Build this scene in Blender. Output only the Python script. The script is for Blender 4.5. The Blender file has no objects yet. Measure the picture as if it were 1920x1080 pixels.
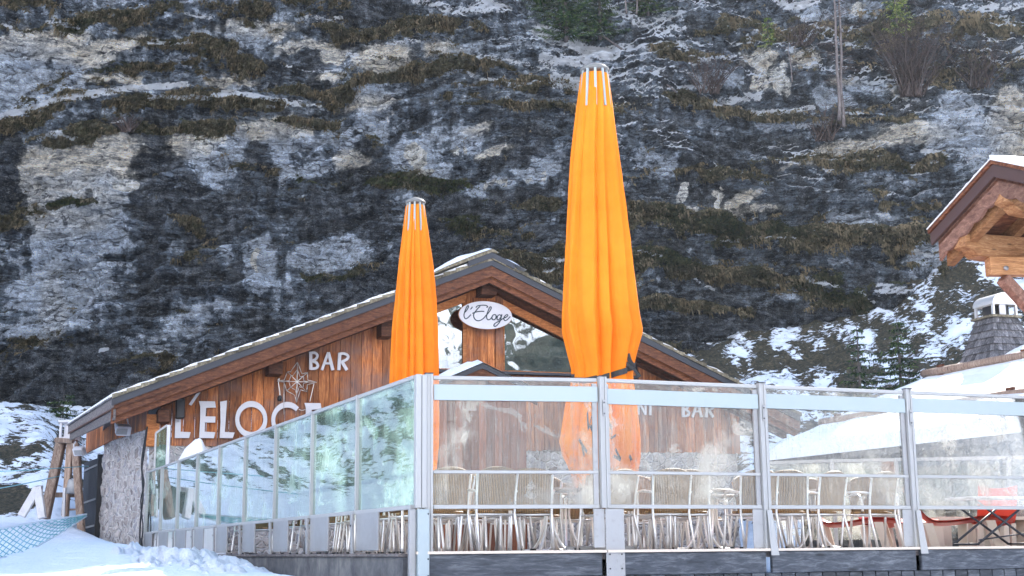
import bpy, bmesh, math, random
import numpy as np
from mathutils import Vector, Matrix
random.seed(7)
R = math.radians
PI = math.pi
C = bpy.context.scene.collection
S = bpy.context.scene

# ------------------------------------------------------------------ camera
FPX = 2560.0                      # focal length in pixels of the 1920 px wide photograph
TH = math.atan(492 / FPX)
RO = 0.0092
fwd = np.array([0, math.cos(TH), math.sin(TH)])
r0 = np.array([1.0, 0, 0]); u0 = np.array([0, -math.sin(TH), math.cos(TH)])
rgt = math.cos(RO) * r0 - math.sin(RO) * u0
upv = math.cos(RO) * u0 + math.sin(RO) * r0
cd = bpy.data.cameras.new('camera'); cam = bpy.data.objects.new('camera', cd); C.objects.link(cam)
cd.sensor_width = 36; cd.lens = FPX / 1920 * 36; cd.clip_end = 3000; cd.clip_start = 0.1
cam.matrix_world = Matrix(((rgt[0], upv[0], -fwd[0], 0), (rgt[1], upv[1], -fwd[1], 0), (rgt[2], upv[2], -fwd[2], 0), (0, 0, 0, 1)))
S.camera = cam

def ray(px, py):
    d = fwd + rgt * ((px - 960) / FPX) - upv * ((py - 540) / FPX)
    return d
def at(px, py, Y):
    d = ray(px, py); d = d * (Y / d[1]); return Vector((d[0], d[1], d[2]))
def on_plane(px, py, p, n):
    d = ray(px, py); k = (p[0] * n[0] + p[1] * n[1] + p[2] * n[2]) / float(d @ np.array([n[0], n[1], n[2]]))
    return Vector(d * k)
def proj(P):
    P = np.asarray(P, float)
    z = P @ fwd
    return 960 + FPX * (P @ rgt) / z, 540 - FPX * (P @ upv) / z

# ------------------------------------------------------------------ noise (numpy)
def _hash(ix, iy, seed):
    h = (ix.astype(np.int64) * 374761393 + iy.astype(np.int64) * 668265263 + seed * 974711) & 0x7fffffff
    h = ((h ^ (h >> 13)) * 1274126177) & 0x7fffffff
    h = h ^ (h >> 16)
    return h
def perlin(x, y, seed=0):
    x = np.asarray(x, float); y = np.asarray(y, float)
    ix = np.floor(x); iy = np.floor(y); fx = x - ix; fy = y - iy
    u = fx * fx * fx * (fx * (fx * 6 - 15) + 10); v = fy * fy * fy * (fy * (fy * 6 - 15) + 10)
    def g(i, j):
        a = _hash(ix + i, iy + j, seed) * (2 * PI / 0x7fffffff)
        return np.cos(a) * (fx - i) + np.sin(a) * (fy - j)
    a = g(0, 0); b = g(1, 0); c = g(0, 1); d = g(1, 1)
    return 1.5 * ((a * (1 - u) + b * u) * (1 - v) + (c * (1 - u) + d * u) * v)
def fbm(x, y, oct=4, seed=0, gain=0.5):
    s = 0; a = 1; t = 0
    for k in range(oct):
        s = s + a * perlin(x * 2 ** k + 17.3 * k, y * 2 ** k - 9.1 * k, seed + k * 31); t += a; a *= gain
    return s / t
def worley(x, y, seed=0):
    ix = np.floor(x); iy = np.floor(y)
    f1 = np.full(x.shape, 9.0); f2 = np.full(x.shape, 9.0); cid = np.zeros(x.shape)
    for i in (-1, 0, 1):
        for j in (-1, 0, 1):
            h = _hash(ix + i, iy + j, seed)
            px = ix + i + (h % 1000) / 1000.0; py = iy + j + ((h // 1000) % 1000) / 1000.0
            d = np.hypot(x - px, y - py)
            near = d < f1
            f2 = np.where(near, f1, np.minimum(f2, d)); cid = np.where(near, (h // 7) % 997 / 997.0, cid); f1 = np.where(near, d, f1)
    return f1, f2, cid
def sstep(a, b, x):
    t = np.clip((x - a) / (b - a), 0, 1); return t * t * (3 - 2 * t)

# ------------------------------------------------------------------ objects
def prop(o, label=None, cat=None, group=None, kind=None):
    if label: o['label'] = label
    if cat: o['category'] = cat
    if group: o['group'] = group
    if kind: o['kind'] = kind
    return o
def thing(name, label, cat, loc=(0, 0, 0), rz=0, group=None):
    o = bpy.data.objects.new(name, None); C.objects.link(o); o.empty_display_size = 0.2
    o.location = loc; o.rotation_euler = (0, 0, rz)
    return prop(o, label, cat, group)
def root_loc(p):
    v = Vector((0, 0, 0))
    while p is not None: v = v + p.location; p = p.parent
    return v

class MB:
    def __init__(s): s.v = []; s.f = []; s.t = []; s.tone = 0.5; s.smooth = []
    def add(s, vs, fs, sm=False):
        b = len(s.v); s.v += [tuple(q) for q in vs]
        for f in fs: s.f.append([b + i for i in f]); s.t.append(s.tone); s.smooth.append(sm)
        return s
    def box(s, c, sz, rz=0.0, rx=0.0, ry=0.0):
        m = Matrix.Rotation(rz, 3, 'Z') @ Matrix.Rotation(ry, 3, 'Y') @ Matrix.Rotation(rx, 3, 'X'); c = Vector(c)
        vs = [c + m @ Vector((a * sz[0] / 2, b * sz[1] / 2, d * sz[2] / 2)) for a in (-1, 1) for b in (-1, 1) for d in (-1, 1)]
        return s.add(vs, [(0, 1, 3, 2), (4, 6, 7, 5), (0, 4, 5, 1), (2, 3, 7, 6), (0, 2, 6, 4), (1, 5, 7, 3)])
    def bar(s, p0, p1, w, h, up=(0, 0, 1)):
        # rectangular bar, w across (perpendicular to up), h along up
        p0 = Vector(p0); p1 = Vector(p1); d = (p1 - p0).normalized(); up = Vector(up)
        sd = d.cross(up)
        if sd.length < 1e-4: sd = d.cross(Vector((1, 0, 0)))
        sd.normalize(); u = sd.cross(d).normalized()
        vs = [p + sd * (a * w / 2) + u * (b * h / 2) for p in (p0, p1) for a in (-1, 1) for b in (-1, 1)]
        return s.add(vs, [(0, 1, 3, 2), (4, 6, 7, 5), (0, 4, 5, 1), (2, 3, 7, 6), (0, 2, 6, 4), (1, 5, 7, 3)])
    def hexa(s, q0, q1):
        # q0, q1: two quads (4 points each) joined
        vs = list(q0) + list(q1)
        return s.add(vs, [(0, 3, 2, 1), (4, 5, 6, 7), (0, 1, 5, 4), (1, 2, 6, 5), (2, 3, 7, 6), (3, 0, 4, 7)])
    def prism(s, pts, vec):
        vec = Vector(vec); n = len(pts); vs = [Vector(p) for p in pts]; vs += [p + vec for p in vs]
        fs = [list(range(n))[::-1], list(range(n, 2 * n))] + [(i, (i + 1) % n, n + (i + 1) % n, n + i) for i in range(n)]
        return s.add(vs, fs)
    def tube(s, pts, r, seg=8, cap=True):
        pts = [Vector(p) for p in pts]; n = len(pts); rs = r if isinstance(r, (list, tuple)) else [r] * n
        vs = []; prev = None
        for i, p in enumerate(pts):
            d = (pts[min(i + 1, n - 1)] - pts[max(i - 1, 0)])
            if d.length < 1e-9: d = Vector((0, 0, 1))
            d.normalize()
            if prev is None:
                a = d.cross(Vector((0, 0, 1)))
                if a.length < 0.05: a = d.cross(Vector((1, 0, 0)))
            else:
                a = prev - d * prev.dot(d)
            a.normalize(); prev = a; b = d.cross(a)
            for k in range(seg):
                t = 2 * PI * k / seg; vs.append(p + (a * math.cos(t) + b * math.sin(t)) * rs[i])
        fs = []
        for i in range(n - 1):
            for k in range(seg):
                fs.append((i * seg + k, i * seg + (k + 1) % seg, (i + 1) * seg + (k + 1) % seg, (i + 1) * seg + k))
        s.add(vs, fs, True)
        if cap:
            b = len(s.v) - n * seg
            s.f.append([b + k for k in range(seg)][::-1]); s.t.append(s.tone); s.smooth.append(False)
            s.f.append([b + (n - 1) * seg + k for k in range(seg)]); s.t.append(s.tone); s.smooth.append(False)
        return s
    def lathe(s, c, prof, seg=24):
        c = Vector(c); vs = []; fs = []
        for (r, z) in prof:
            for k in range(seg):
                a = 2 * PI * k / seg; vs.append(c + Vector((r * math.cos(a), r * math.sin(a), z)))
        for i in range(len(prof) - 1):
            for k in range(seg):
                fs.append((i * seg + k, i * seg + (k + 1) % seg, (i + 1) * seg + (k + 1) % seg, (i + 1) * seg + k))
        return s.add(vs, fs, True)
    def ribbon(s, pts, w, vec, out):
        # thick flat stroke through 3D pts lying in a plane whose normal is out; extruded by vec
        pts = [Vector(p) for p in pts]; out = Vector(out); n = len(pts); L = []; Rr = []
        for i, p in enumerate(pts):
            d = (pts[min(i + 1, n - 1)] - pts[max(i - 1, 0)]).normalized(); sd = d.cross(out).normalized()
            L.append(p - sd * w / 2); Rr.append(p + sd * w / 2)
        return s.prism(L + Rr[::-1], vec)
    def build(s, name, mat, parent=None, label=None, local=False, bevel=0.0, cat=None, group=None, kind=None):
        me = bpy.data.meshes.new(name)
        off = Vector((0, 0, 0)) if (local or parent is None) else root_loc(parent)
        me.from_pydata([(v[0] - off.x, v[1] - off.y, v[2] - off.z) for v in s.v], [], s.f)
        a = me.attributes.new('tone', 'FLOAT', 'FACE'); a.data.foreach_set('value', s.t)
        me.polygons.foreach_set('use_smooth', s.smooth)
        bm = bmesh.new(); bm.from_mesh(me); bmesh.ops.recalc_face_normals(bm, faces=bm.faces)
        bm.to_mesh(me); bm.free()
        me.materials.append(mat); me.update()
        o = bpy.data.objects.new(name, me); C.objects.link(o)
        if parent is not None: o.parent = parent
        if bevel:
            m = o.modifiers.new('bevel', 'BEVEL'); m.width = bevel; m.segments = 1; m.limit_method = 'ANGLE'
        return prop(o, label, cat, group, kind)

def smooth_path(pts, n=6):
    P = [Vector(p) for p in pts]; out = []
    for i in range(len(P) - 1):
        a = P[max(i - 1, 0)]; b = P[i]; c = P[i + 1]; d = P[min(i + 2, len(P) - 1)]
        for k in range(n):
            t = k / n
            out.append(0.5 * ((2 * b) + (c - a) * t + (2 * a - 5 * b + 4 * c - d) * t * t + (3 * b - a - 3 * c + d) * t ** 3))
    out.append(P[-1]); return out

def copy_tree(o, parent=None):
    c = o.copy(); C.objects.link(c); c.parent = parent
    for ch in list(o.children): copy_tree(ch, c)
    return c

def grid_mesh(name, X, Y, Z, mat, attrs=None, smooth=True, flip=False):
    h, w = X.shape
    me = bpy.data.meshes.new(name)
    co = np.stack([X, Y, Z], -1).reshape(-1, 3).astype(np.float32)
    idx = np.arange(h * w).reshape(h, w)
    q = np.stack([idx[:-1, :-1], idx[:-1, 1:], idx[1:, 1:], idx[1:, :-1]], -1).reshape(-1, 4)
    if flip: q = q[:, ::-1]
    nf = len(q)
    me.vertices.add(len(co)); me.vertices.foreach_set('co', co.ravel())
    me.loops.add(nf * 4); me.loops.foreach_set('vertex_index', q.ravel().astype(np.int32))
    me.polygons.add(nf); me.polygons.foreach_set('loop_start', np.arange(0, nf * 4, 4, dtype=np.int32))
    me.polygons.foreach_set('use_smooth', np.full(nf, smooth))
    for k, v in (attrs or {}).items():
        v = np.asarray(v)
        if v.ndim == 3:
            a = me.attributes.new(k, 'FLOAT_COLOR', 'POINT')
            d = np.ones((h * w, 4), np.float32); d[:, :3] = v.reshape(-1, 3); a.data.foreach_set('color', d.ravel())
        else:
            a = me.attributes.new(k, 'FLOAT', 'POINT'); a.data.foreach_set('value', v.astype(np.float32).ravel())
    me.update(calc_edges=True); me.validate()
    me.materials.append(mat)
    o = bpy.data.objects.new(name, me); C.objects.link(o); return o

# ------------------------------------------------------------------ materials
class NT:
    def __init__(s, name):
        s.m = bpy.data.materials.new(name); s.m.use_nodes = True; s.n = s.m.node_tree.nodes; s.l = s.m.node_tree.links
        s.n.clear(); s.out = s.n.new('ShaderNodeOutputMaterial')
    def node(s, t, **kw):
        n = s.n.new(t)
        for k, v in kw.items():
            if k.startswith('i_'):
                n.inputs[int(k[2:])].default_value = v
            else: setattr(n, k, v)
        return n
    def link(s, a, b): s.l.new(a, b)
    def coord(s, scale=(1, 1, 1), rot=(0, 0, 0), kind='Object'):
        t = s.node('ShaderNodeTexCoord'); m = s.node('ShaderNodeMapping'); m.inputs['Scale'].default_value = scale; m.inputs['Rotation'].default_value = rot
        s.link(t.outputs[kind], m.inputs[0]); return m.outputs[0]
    def noise(s, vec, scale=5, detail=4, rough=0.55, dist=0.0):
        n = s.node('ShaderNodeTexNoise'); n.inputs['Scale'].default_value = scale; n.inputs['Detail'].default_value = detail
        n.inputs['Roughness'].default_value = rough; n.inputs['Distortion'].default_value = dist
        if vec is not None: s.link(vec, n.inputs['Vector'])
        return n.outputs[0]
    def ramp(s, fac, stops, interp='LINEAR'):
        r = s.node('ShaderNodeValToRGB'); e = r.color_ramp.elements; r.color_ramp.interpolation = interp
        while len(e) < len(stops): e.new(0.5)
        for k, (p, c) in enumerate(stops):
            e[k].position = p; e[k].color = (c, c, c, 1) if isinstance(c, (int, float)) else (*c, 1)
        s.link(fac, r.inputs[0]); return r.outputs[0]
    def mix(s, fac, a, b, mode='MIX'):
        m = s.node('ShaderNodeMix', data_type='RGBA', blend_type=mode)
        for sock, v in ((m.inputs[0], fac), (m.inputs[6], a), (m.inputs[7], b)):
            if isinstance(v, bpy.types.NodeSocket): s.link(v, sock)
            elif isinstance(v, (int, float)): sock.default_value = v if sock == m.inputs[0] else (v, v, v, 1)
            else: sock.default_value = (*v, 1)
        return m.outputs[2]
    def math(s, op, a, b=0.0, c=0.0):
        m = s.node('ShaderNodeMath', operation=op)
        for k, v in enumerate((a, b, c)):
            if isinstance(v, bpy.types.NodeSocket): s.link(v, m.inputs[k])
            else: m.inputs[k].default_value = v
        return m.outputs[0]
    def attr(s, name, fac=True):
        a = s.node('ShaderNodeAttribute', attribute_name=name); return a.outputs['Fac'] if fac else a.outputs['Color']
    def bump(s, h, strength=0.3, dist=0.02):
        b = s.node('ShaderNodeBump'); b.inputs['Strength'].default_value = strength; b.inputs['Distance'].default_value = dist
        s.link(h, b.inputs['Height']); return b.outputs[0]
    def bsdf(s, col, rough=0.7, metal=0.0, normal=None, spec=0.5, out=True, **kw):
        b = s.node('ShaderNodeBsdfPrincipled')
        for nm, v in (('Base Color', col), ('Roughness', rough), ('Metallic', metal), ('Specular IOR Level', spec)):
            if isinstance(v, bpy.types.NodeSocket): s.link(v, b.inputs[nm])
            elif isinstance(v, (tuple, list)): b.inputs[nm].default_value = (*v, 1)
            else: b.inputs[nm].default_value = v
        for k, v in kw.items(): b.inputs[k].default_value = v
        if normal is not None: s.link(normal, b.inputs['Normal'])
        if out: s.link(b.outputs[0], s.out.inputs[0])
        return b

def m_wood(name, dark, mid, light, scale=(6, 6, 0.5), knots=True, rough=0.7, grey=0.0):
    t = NT(name); tone = t.attr('tone')
    base = t.coord((1, 1, 1)); cmb = t.node('ShaderNodeVectorMath', operation='ADD')
    off = t.node('ShaderNodeCombineXYZ'); t.link(t.math('MULTIPLY', tone, 37.0), off.inputs[0]); t.link(t.math('MULTIPLY', tone, 91.0), off.inputs[2])
    t.link(base, cmb.inputs[0]); t.link(off.outputs[0], cmb.inputs[1])
    mp = t.node('ShaderNodeMapping'); mp.inputs['Scale'].default_value = scale; t.link(cmb.outputs[0], mp.inputs[0])
    g1 = t.noise(mp.outputs[0], 3.0, 5, 0.65, 0.6); g2 = t.noise(mp.outputs[0], 14.0, 3, 0.6)
    col = t.ramp(g1, [(0.28, dark), (0.5, mid), (0.72, light)])
    col = t.mix(t.ramp(g2, [(0.35, 0.45), (0.65, 0.0)]), col, dark)
    if knots:
        m2 = t.node('ShaderNodeMapping'); m2.inputs['Scale'].default_value = (scale[0] * 0.75, scale[1] * 0.75, max(scale[2] * 1.6, .8)) if scale[2] < scale[0] else (scale[0] * 1.6, scale[1] * .7, scale[2] * .7)
        t.link(cmb.outputs[0], m2.inputs[0])
        vo = t.node('ShaderNodeTexVoronoi'); vo.inputs['Scale'].default_value = 1.3; t.link(m2.outputs[0], vo.inputs[0])
        kn = t.ramp(vo.outputs['Distance'], [(0.05, 1.0), (0.14, 0.0)])
        col = t.mix(t.math('MULTIPLY', kn, 0.8), col, tuple(c * 0.3 for c in dark))
    tv = t.ramp(tone, [(0.0, 0.5), (1.0, 1.35)])
    col = t.mix(1.0, col, tv, 'MULTIPLY')
    if grey > 0:
        w = t.noise(t.coord((0.6, 0.6, 0.9)), 1.2, 4, 0.6)
        col = t.mix(t.math('MULTIPLY', t.ramp(w, [(0.45, 0.0), (0.62, 1.0)]), grey), col, (0.16, 0.15, 0.16))
    h = t.math('ADD', g1, t.math('MULTIPLY', g2, 0.5))
    t.bsdf(col, rough, normal=t.bump(h, 0.35, 0.01), spec=0.35)
    return t.m
def m_paint(name, col, rough=0.4, metal=0.0, wear=0.15, dirt=(0.25, 0.24, 0.22), scale=3.0, spec=0.5):
    t = NT(name); v = t.coord()
    n = t.noise(v, scale, 6, 0.65); n2 = t.noise(v, scale * 9, 3, 0.6)
    f = t.math('MULTIPLY', t.ramp(n, [(0.48, 0.0), (0.75, 1.0)]), wear)
    c = t.mix(f, col, dirt); c = t.mix(t.math('MULTIPLY', t.ramp(n2, [(0.58, 0.0), (0.68, 1.0)]), wear * 0.8), c, dirt)
    rr = t.math('ADD', t.math('MULTIPLY', n, 0.25), rough - 0.1)
    t.bsdf(c, rr, metal, normal=t.bump(n2, 0.08, 0.005), spec=spec); return t.m
def m_snow(name, tint=(0.86, 0.88, 0.92), dirt=0.05, bscale=4.0, bstr=0.4):
    t = NT(name); v = t.coord()
    n = t.noise(v, bscale, 6, 0.6); n2 = t.noise(v, bscale * 8, 3, 0.6); n3 = t.noise(v, 0.7, 4, 0.6)
    c = t.mix(t.math('MULTIPLY', t.ramp(n3, [(0.4, 0.0), (0.75, 1.0)]), dirt), tint, (0.35, 0.33, 0.3))
    b = t.bsdf(c, 0.65, normal=t.bump(t.math('ADD', n, t.math('MULTIPLY', n2, 0.3)), bstr, 0.06), spec=0.3)
    return t.m
def m_glass(name, tint, refl=1.0, dirt=0.25, dscale=1.3, dirtcol=(0.75, 0.76, 0.74), base=0.06, seed=0.0):
    t = NT(name); v = t.coord((1, 1, 1)); mp = t.node('ShaderNodeMapping'); mp.inputs['Location'].default_value = (seed, seed * 2, 0); t.link(v, mp.inputs[0])
    big = t.noise(mp.outputs[0], dscale, 6, 0.62, 0.4); sp = t.noise(mp.outputs[0], 46.0, 2, 0.5)
    mp2 = t.node('ShaderNodeMapping'); mp2.inputs['Scale'].default_value = (9, 9, 0.7); t.link(mp.outputs[0], mp2.inputs[0])
    st = t.noise(mp2.outputs[0], 2.0, 4, 0.6)
    d = t.math('MULTIPLY', t.ramp(big, [(0.50, 0.0), (0.58, 0.35), (0.68, 1.0)]), dirt * 1.6)
    d = t.math('ADD', d, t.math('MULTIPLY', t.ramp(st, [(0.5, 0.0), (0.75, 1.0)]), dirt * 0.7))
    d = t.math('ADD', d, t.math('MULTIPLY', t.ramp(sp, [(0.66, 0.0), (0.7, 1.0)]), 0.25))
    bl = t.noise(mp.outputs[0], dscale * 1.7, 8, 0.7, 0.8)
    d = t.math('ADD', d, t.math('MULTIPLY', t.ramp(bl, [(0.585, 0.0), (0.60, 0.9), (0.625, 0.45), (0.72, 0.75)]), dirt * 1.5))
    mp3 = t.node('ShaderNodeMapping'); mp3.inputs['Scale'].default_value = (26, 26, 1.1); t.link(mp.outputs[0], mp3.inputs[0])
    d = t.math('ADD', d, t.math('MULTIPLY', t.ramp(t.noise(mp3.outputs[0], 1.5, 3, 0.6), [(0.62, 0.0), (0.68, 1.0)]), dirt * 0.6))
    sp2 = t.noise(mp.outputs[0], 110.0, 1, 0.5)
    d = t.math('ADD', d, t.math('MULTIPLY', t.ramp(sp2, [(0.70, 0.0), (0.74, 1.0)]), 0.35))
    d = t.math('MINIMUM', t.math('ADD', d, base), 0.85)
    tr = t.node('ShaderNodeBsdfTransparent'); tr.inputs[0].default_value = (*tint, 1)
    gl = t.node('ShaderNodeBsdfGlossy'); gl.inputs['Roughness'].default_value = 0.015; gl.inputs[0].default_value = (1, 1, 1, 1)
    wob = t.noise(v, 0.55, 2, 0.5); t.link(t.bump(wob, 0.025, 0.08), gl.inputs['Normal'])
    fr = t.node('ShaderNodeFresnel'); fr.inputs[0].default_value = 1.5
    f = t.math('MINIMUM', t.math('MULTIPLY', fr.outputs[0], refl), 1.0)
    m1 = t.node('ShaderNodeMixShader'); t.link(f, m1.inputs[0]); t.link(tr.outputs[0], m1.inputs[1]); t.link(gl.outputs[0], m1.inputs[2])
    df = t.node('ShaderNodeBsdfDiffuse'); df.inputs[0].default_value = (*dirtcol, 1)
    tl = t.node('ShaderNodeBsdfTranslucent'); tl.inputs[0].default_value = (*dirtcol, 1)
    m2 = t.node('ShaderNodeMixShader'); m2.inputs[0].default_value = 0.4; t.link(df.outputs[0], m2.inputs[1]); t.link(tl.outputs[0], m2.inputs[2])
    m3 = t.node('ShaderNodeMixShader'); t.link(d, m3.inputs[0]); t.link(m1.outputs[0], m3.inputs[1]); t.link(m2.outputs[0], m3.inputs[2])
    t.link(m3.outputs[0], t.out.inputs[0]); return t.m
def m_stone(name, cols, scale=2.6, mortar=(0.42, 0.40, 0.38)):
    t = NT(name); v = t.coord(); w = t.node('ShaderNodeVectorMath', operation='ADD'); nz = t.node('ShaderNodeTexNoise'); nz.inputs['Scale'].default_value = 3.0
    t.link(v, nz.inputs['Vector']); sc = t.node('ShaderNodeVectorMath', operation='SCALE'); sc.inputs['Scale'].default_value = 0.12; t.link(nz.outputs['Color'], sc.inputs[0])
    t.link(v, w.inputs[0]); t.link(sc.outputs[0], w.inputs[1])
    vo = t.node('ShaderNodeTexVoronoi'); vo.inputs['Scale'].default_value = scale; t.link(w.outputs[0], vo.inputs[0])
    ve = t.node('ShaderNodeTexVoronoi', feature='DISTANCE_TO_EDGE'); ve.inputs['Scale'].default_value = scale; t.link(w.outputs[0], ve.inputs[0])
    sep = t.node('ShaderNodeSeparateColor'); t.link(vo.outputs['Color'], sep.inputs[0])
    c = t.ramp(sep.outputs[0], [(0.0, cols[0]), (0.4, cols[1]), (0.7, cols[2]), (1.0, cols[3])])
    fn = t.noise(v, 22, 5, 0.7); c = t.mix(0.6, c, t.ramp(fn, [(0.3, 0.25), (0.7, 1.0)]), 'MULTIPLY')
    e = t.ramp(ve.outputs['Distance'], [(0.03, 0.0), (0.13, 1.0)])
    c = t.mix(e, mortar, c)
    h = t.math('ADD', t.math('MULTIPLY', e, 1.0), t.math('MULTIPLY', fn, 0.7))
    t.bsdf(c, 0.9, normal=t.bump(h, 0.9, 0.06), spec=0.2); return t.m
def m_concrete(name):
    t = NT(name); v = t.coord(); n = t.noise(v, 2.2, 8, 0.7); n2 = t.noise(t.coord((4, 4, 0.6)), 2.5, 4, 0.6)
    c = t.ramp(n, [(0.3, (0.05, 0.052, 0.06)), (0.5, (0.13, 0.13, 0.135)), (0.7, (0.24, 0.235, 0.22))])
    c = t.mix(t.ramp(n2, [(0.55, 0.0), (0.7, 0.6)]), c, (0.06, 0.065, 0.08))
    t.bsdf(c, 0.85, normal=t.bump(n, 0.5, 0.02), spec=0.3); return t.m
def m_rattan():
    t = NT('woven_rattan'); v = t.coord()
    w1 = t.node('ShaderNodeTexWave', bands_direction='X'); w1.inputs['Scale'].default_value = 17; t.link(v, w1.inputs[0])
    w2 = t.node('ShaderNodeTexWave', bands_direction='Z'); w2.inputs['Scale'].default_value = 24; t.link(v, w2.inputs[0])
    n = t.noise(v, 30, 3, 0.6)
    h = t.math('MULTIPLY', w1.outputs['Fac'], t.math('ADD', t.math('MULTIPLY', w2.outputs['Fac'], 0.6), 0.4))
    c = t.ramp(h, [(0.05, (0.05, 0.025, 0.010)), (0.45, (0.29, 0.155, 0.05)), (0.9, (0.55, 0.33, 0.12))])
    c = t.mix(t.ramp(n, [(0.4, 0.5), (0.6, 0.0)]), c, (0.22, 0.15, 0.08))
    t.bsdf(c, 0.5, normal=t.bump(h, 0.6, 0.008)); return t.m
def m_fabric(name, col, col2):
    t = NT(name); v = t.coord(); n = t.noise(v, 1.6, 4, 0.6); n2 = t.noise(t.coord((10, 10, 1.5)), 3, 3, 0.5)
    c = t.mix(t.ramp(n, [(0.35, 0.0), (0.7, 1.0)]), col, col2)
    nr = t.bump(t.math('ADD', n2, t.math('MULTIPLY', n, 2.0)), 0.3, 0.02)
    b = t.bsdf(c, 0.75, normal=nr, spec=0.2, out=False)
    tl = t.node('ShaderNodeBsdfTranslucent'); t.link(c, tl.inputs[0]); t.link(nr, tl.inputs['Normal'])
    m = t.node('ShaderNodeMixShader'); m.inputs[0].default_value = 0.28; t.link(b.outputs[0], m.inputs[1]); t.link(tl.outputs[0], m.inputs[2])
    t.link(m.outputs[0], t.out.inputs[0]); return t.m
def m_leaf(name, c1, c2, c3, snow=0.0):
    t = NT(name); n = t.noise(t.coord(), 3.5, 3, 0.6); tone = t.attr('tone')
    c = t.ramp(t.math('ADD', t.math('MULTIPLY', n, 0.5), t.math('MULTIPLY', tone, 0.5)), [(0.3, c1), (0.5, c2), (0.7, c3)])
    if snow:
        g = t.node('ShaderNodeNewGeometry'); s_ = t.node('ShaderNodeSeparateXYZ'); t.link(g.outputs['Normal'], s_.inputs[0])
        nn = t.noise(t.coord(), 6.0, 3, 0.6)
        f = t.ramp(t.math('ADD', t.math('MULTIPLY', t.math('ABSOLUTE', s_.outputs[2]), 0.35), nn), [(0.9 - snow * 0.2, 0.0), (0.97 - snow * 0.2, 1.0)])
        c = t.mix(f, c, (0.82, 0.85, 0.9))
    b = t.bsdf(c, 0.7, spec=0.2, out=False); tl = t.node('ShaderNodeBsdfTranslucent'); t.link(c, tl.inputs[0])
    m = t.node('ShaderNodeMixShader'); m.inputs[0].default_value = 0.3; t.link(b.outputs[0], m.inputs[1]); t.link(tl.outputs[0], m.inputs[2])
    t.link(m.outputs[0], t.out.inputs[0]); return t.m

M = {}
M['plank'] = m_wood('larch_planks', (0.10, 0.022, 0.008), (0.46, 0.150, 0.042), (0.76, 0.32, 0.11), (7, 7, 0.55), grey=0.45)
M['plank_red'] = m_wood('red_brown_planks', (0.09, 0.025, 0.013), (0.22, 0.07, 0.032), (0.34, 0.125, 0.06), (7, 7, 0.55))
M['beam'] = m_wood('old_brown_beam', (0.040, 0.014, 0.008), (0.16, 0.055, 0.025), (0.33, 0.135, 0.062), (1.2, 5, 8), knots=True)
M['trim'] = m_wood('orange_trim_wood', (0.24, 0.075, 0.022), (0.50, 0.18, 0.055), (0.68, 0.30, 0.11), (1.2, 5, 8))
M['grey_wood'] = m_wood('weathered_grey_wood', (0.06, 0.05, 0.048), (0.17, 0.15, 0.145), (0.34, 0.29, 0.27), (1.5, 4, 9))
M['dark_wood'] = m_wood('dark_wet_board', (0.022, 0.027, 0.036), (0.075, 0.085, 0.105), (0.22, 0.235, 0.26), (0.6, 3, 7), rough=0.5)
M['dark_door'] = m_paint('black_door_paint', (0.015, 0.017, 0.024), 0.6, wear=0.2, dirt=(0.08, 0.08, 0.09))
M['log'] = m_wood('pale_log_wood', (0.14, 0.085, 0.06), (0.34, 0.24, 0.18), (0.56, 0.44, 0.35), (7, 7, 0.8))
M['new_beam'] = m_wood('honey_beam_wood', (0.17, 0.07, 0.028), (0.42, 0.205, 0.085), (0.62, 0.37, 0.19), (1.0, 4, 9))
M['rose_board'] = m_wood('rosy_varnished_board', (0.10, 0.048, 0.035), (0.23, 0.12, 0.085), (0.40, 0.235, 0.17), (6, 0.9, 5))
M['brown_metal'] = m_paint('brown_sheet_metal', (0.075, 0.038, 0.032), 0.45, 0.0, 0.2, (0.06, 0.04, 0.04))
M['slate_metal'] = m_paint('slate_blue_flashing', (0.032, 0.037, 0.05), 0.5, 0.0, 0.25, (0.03, 0.03, 0.035))
M['alu'] = m_paint('pale_painted_aluminium', (0.38, 0.38, 0.375), 0.42, 0.1, 0.4, (0.35, 0.35, 0.36))
M['band'] = m_paint('pale_blue_white_band', (0.34, 0.40, 0.415), 0.35, 0.0, 0.25, (0.4, 0.42, 0.42))
M['sheet'] = m_paint('galvanised_sheet', (0.34, 0.34, 0.345), 0.45, 0.3, 0.5, (0.24, 0.23, 0.22), 2.2)
M['grey_cap'] = m_paint('dull_grey_cap', (0.20, 0.20, 0.19), 0.6, 0.0, 0.4, (0.08, 0.08, 0.075))
M['chrome'] = m_paint('polished_aluminium_tube', (0.86, 0.85, 0.84), 0.32, 0.65, 0.1, (0.4, 0.38, 0.36), 6)
M['black'] = m_paint('black_plastic', (0.015, 0.016, 0.02), 0.5, 0, 0.2, (0.06, 0.06, 0.06))
M['white'] = m_paint('white_letter_paint', (0.62, 0.61, 0.64), 0.5, 0, 0.25, (0.42, 0.40, 0.44), 5)
M['whitewood'] = m_paint('whitewashed_wood', (0.66, 0.64, 0.64), 0.7, 0, 0.4, (0.3, 0.25, 0.22), 4)
M['ink'] = m_paint('dark_blue_ink', (0.02, 0.04, 0.055), 0.5, 0, 0.0)
M['silver'] = m_paint('silver_wire', (0.75, 0.73, 0.70), 0.3, 0.6, 0.1)
M['red'] = m_paint('red_plastic', (0.80, 0.07, 0.035), 0.35, 0, 0.12, (0.45, 0.1, 0.06))
M['beige'] = m_paint('beige_plastic', (0.66, 0.56, 0.46), 0.5, 0, 0.2, (0.4, 0.33, 0.27))
M['hut_stone'] = m_stone('dark_hut_masonry', [(0.05, 0.05, 0.055), (0.13, 0.125, 0.12), (0.22, 0.21, 0.19), (0.09, 0.09, 0.10)], 3.0, (0.10, 0.095, 0.09))
M['concrete'] = m_concrete('stained_concrete')
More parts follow.
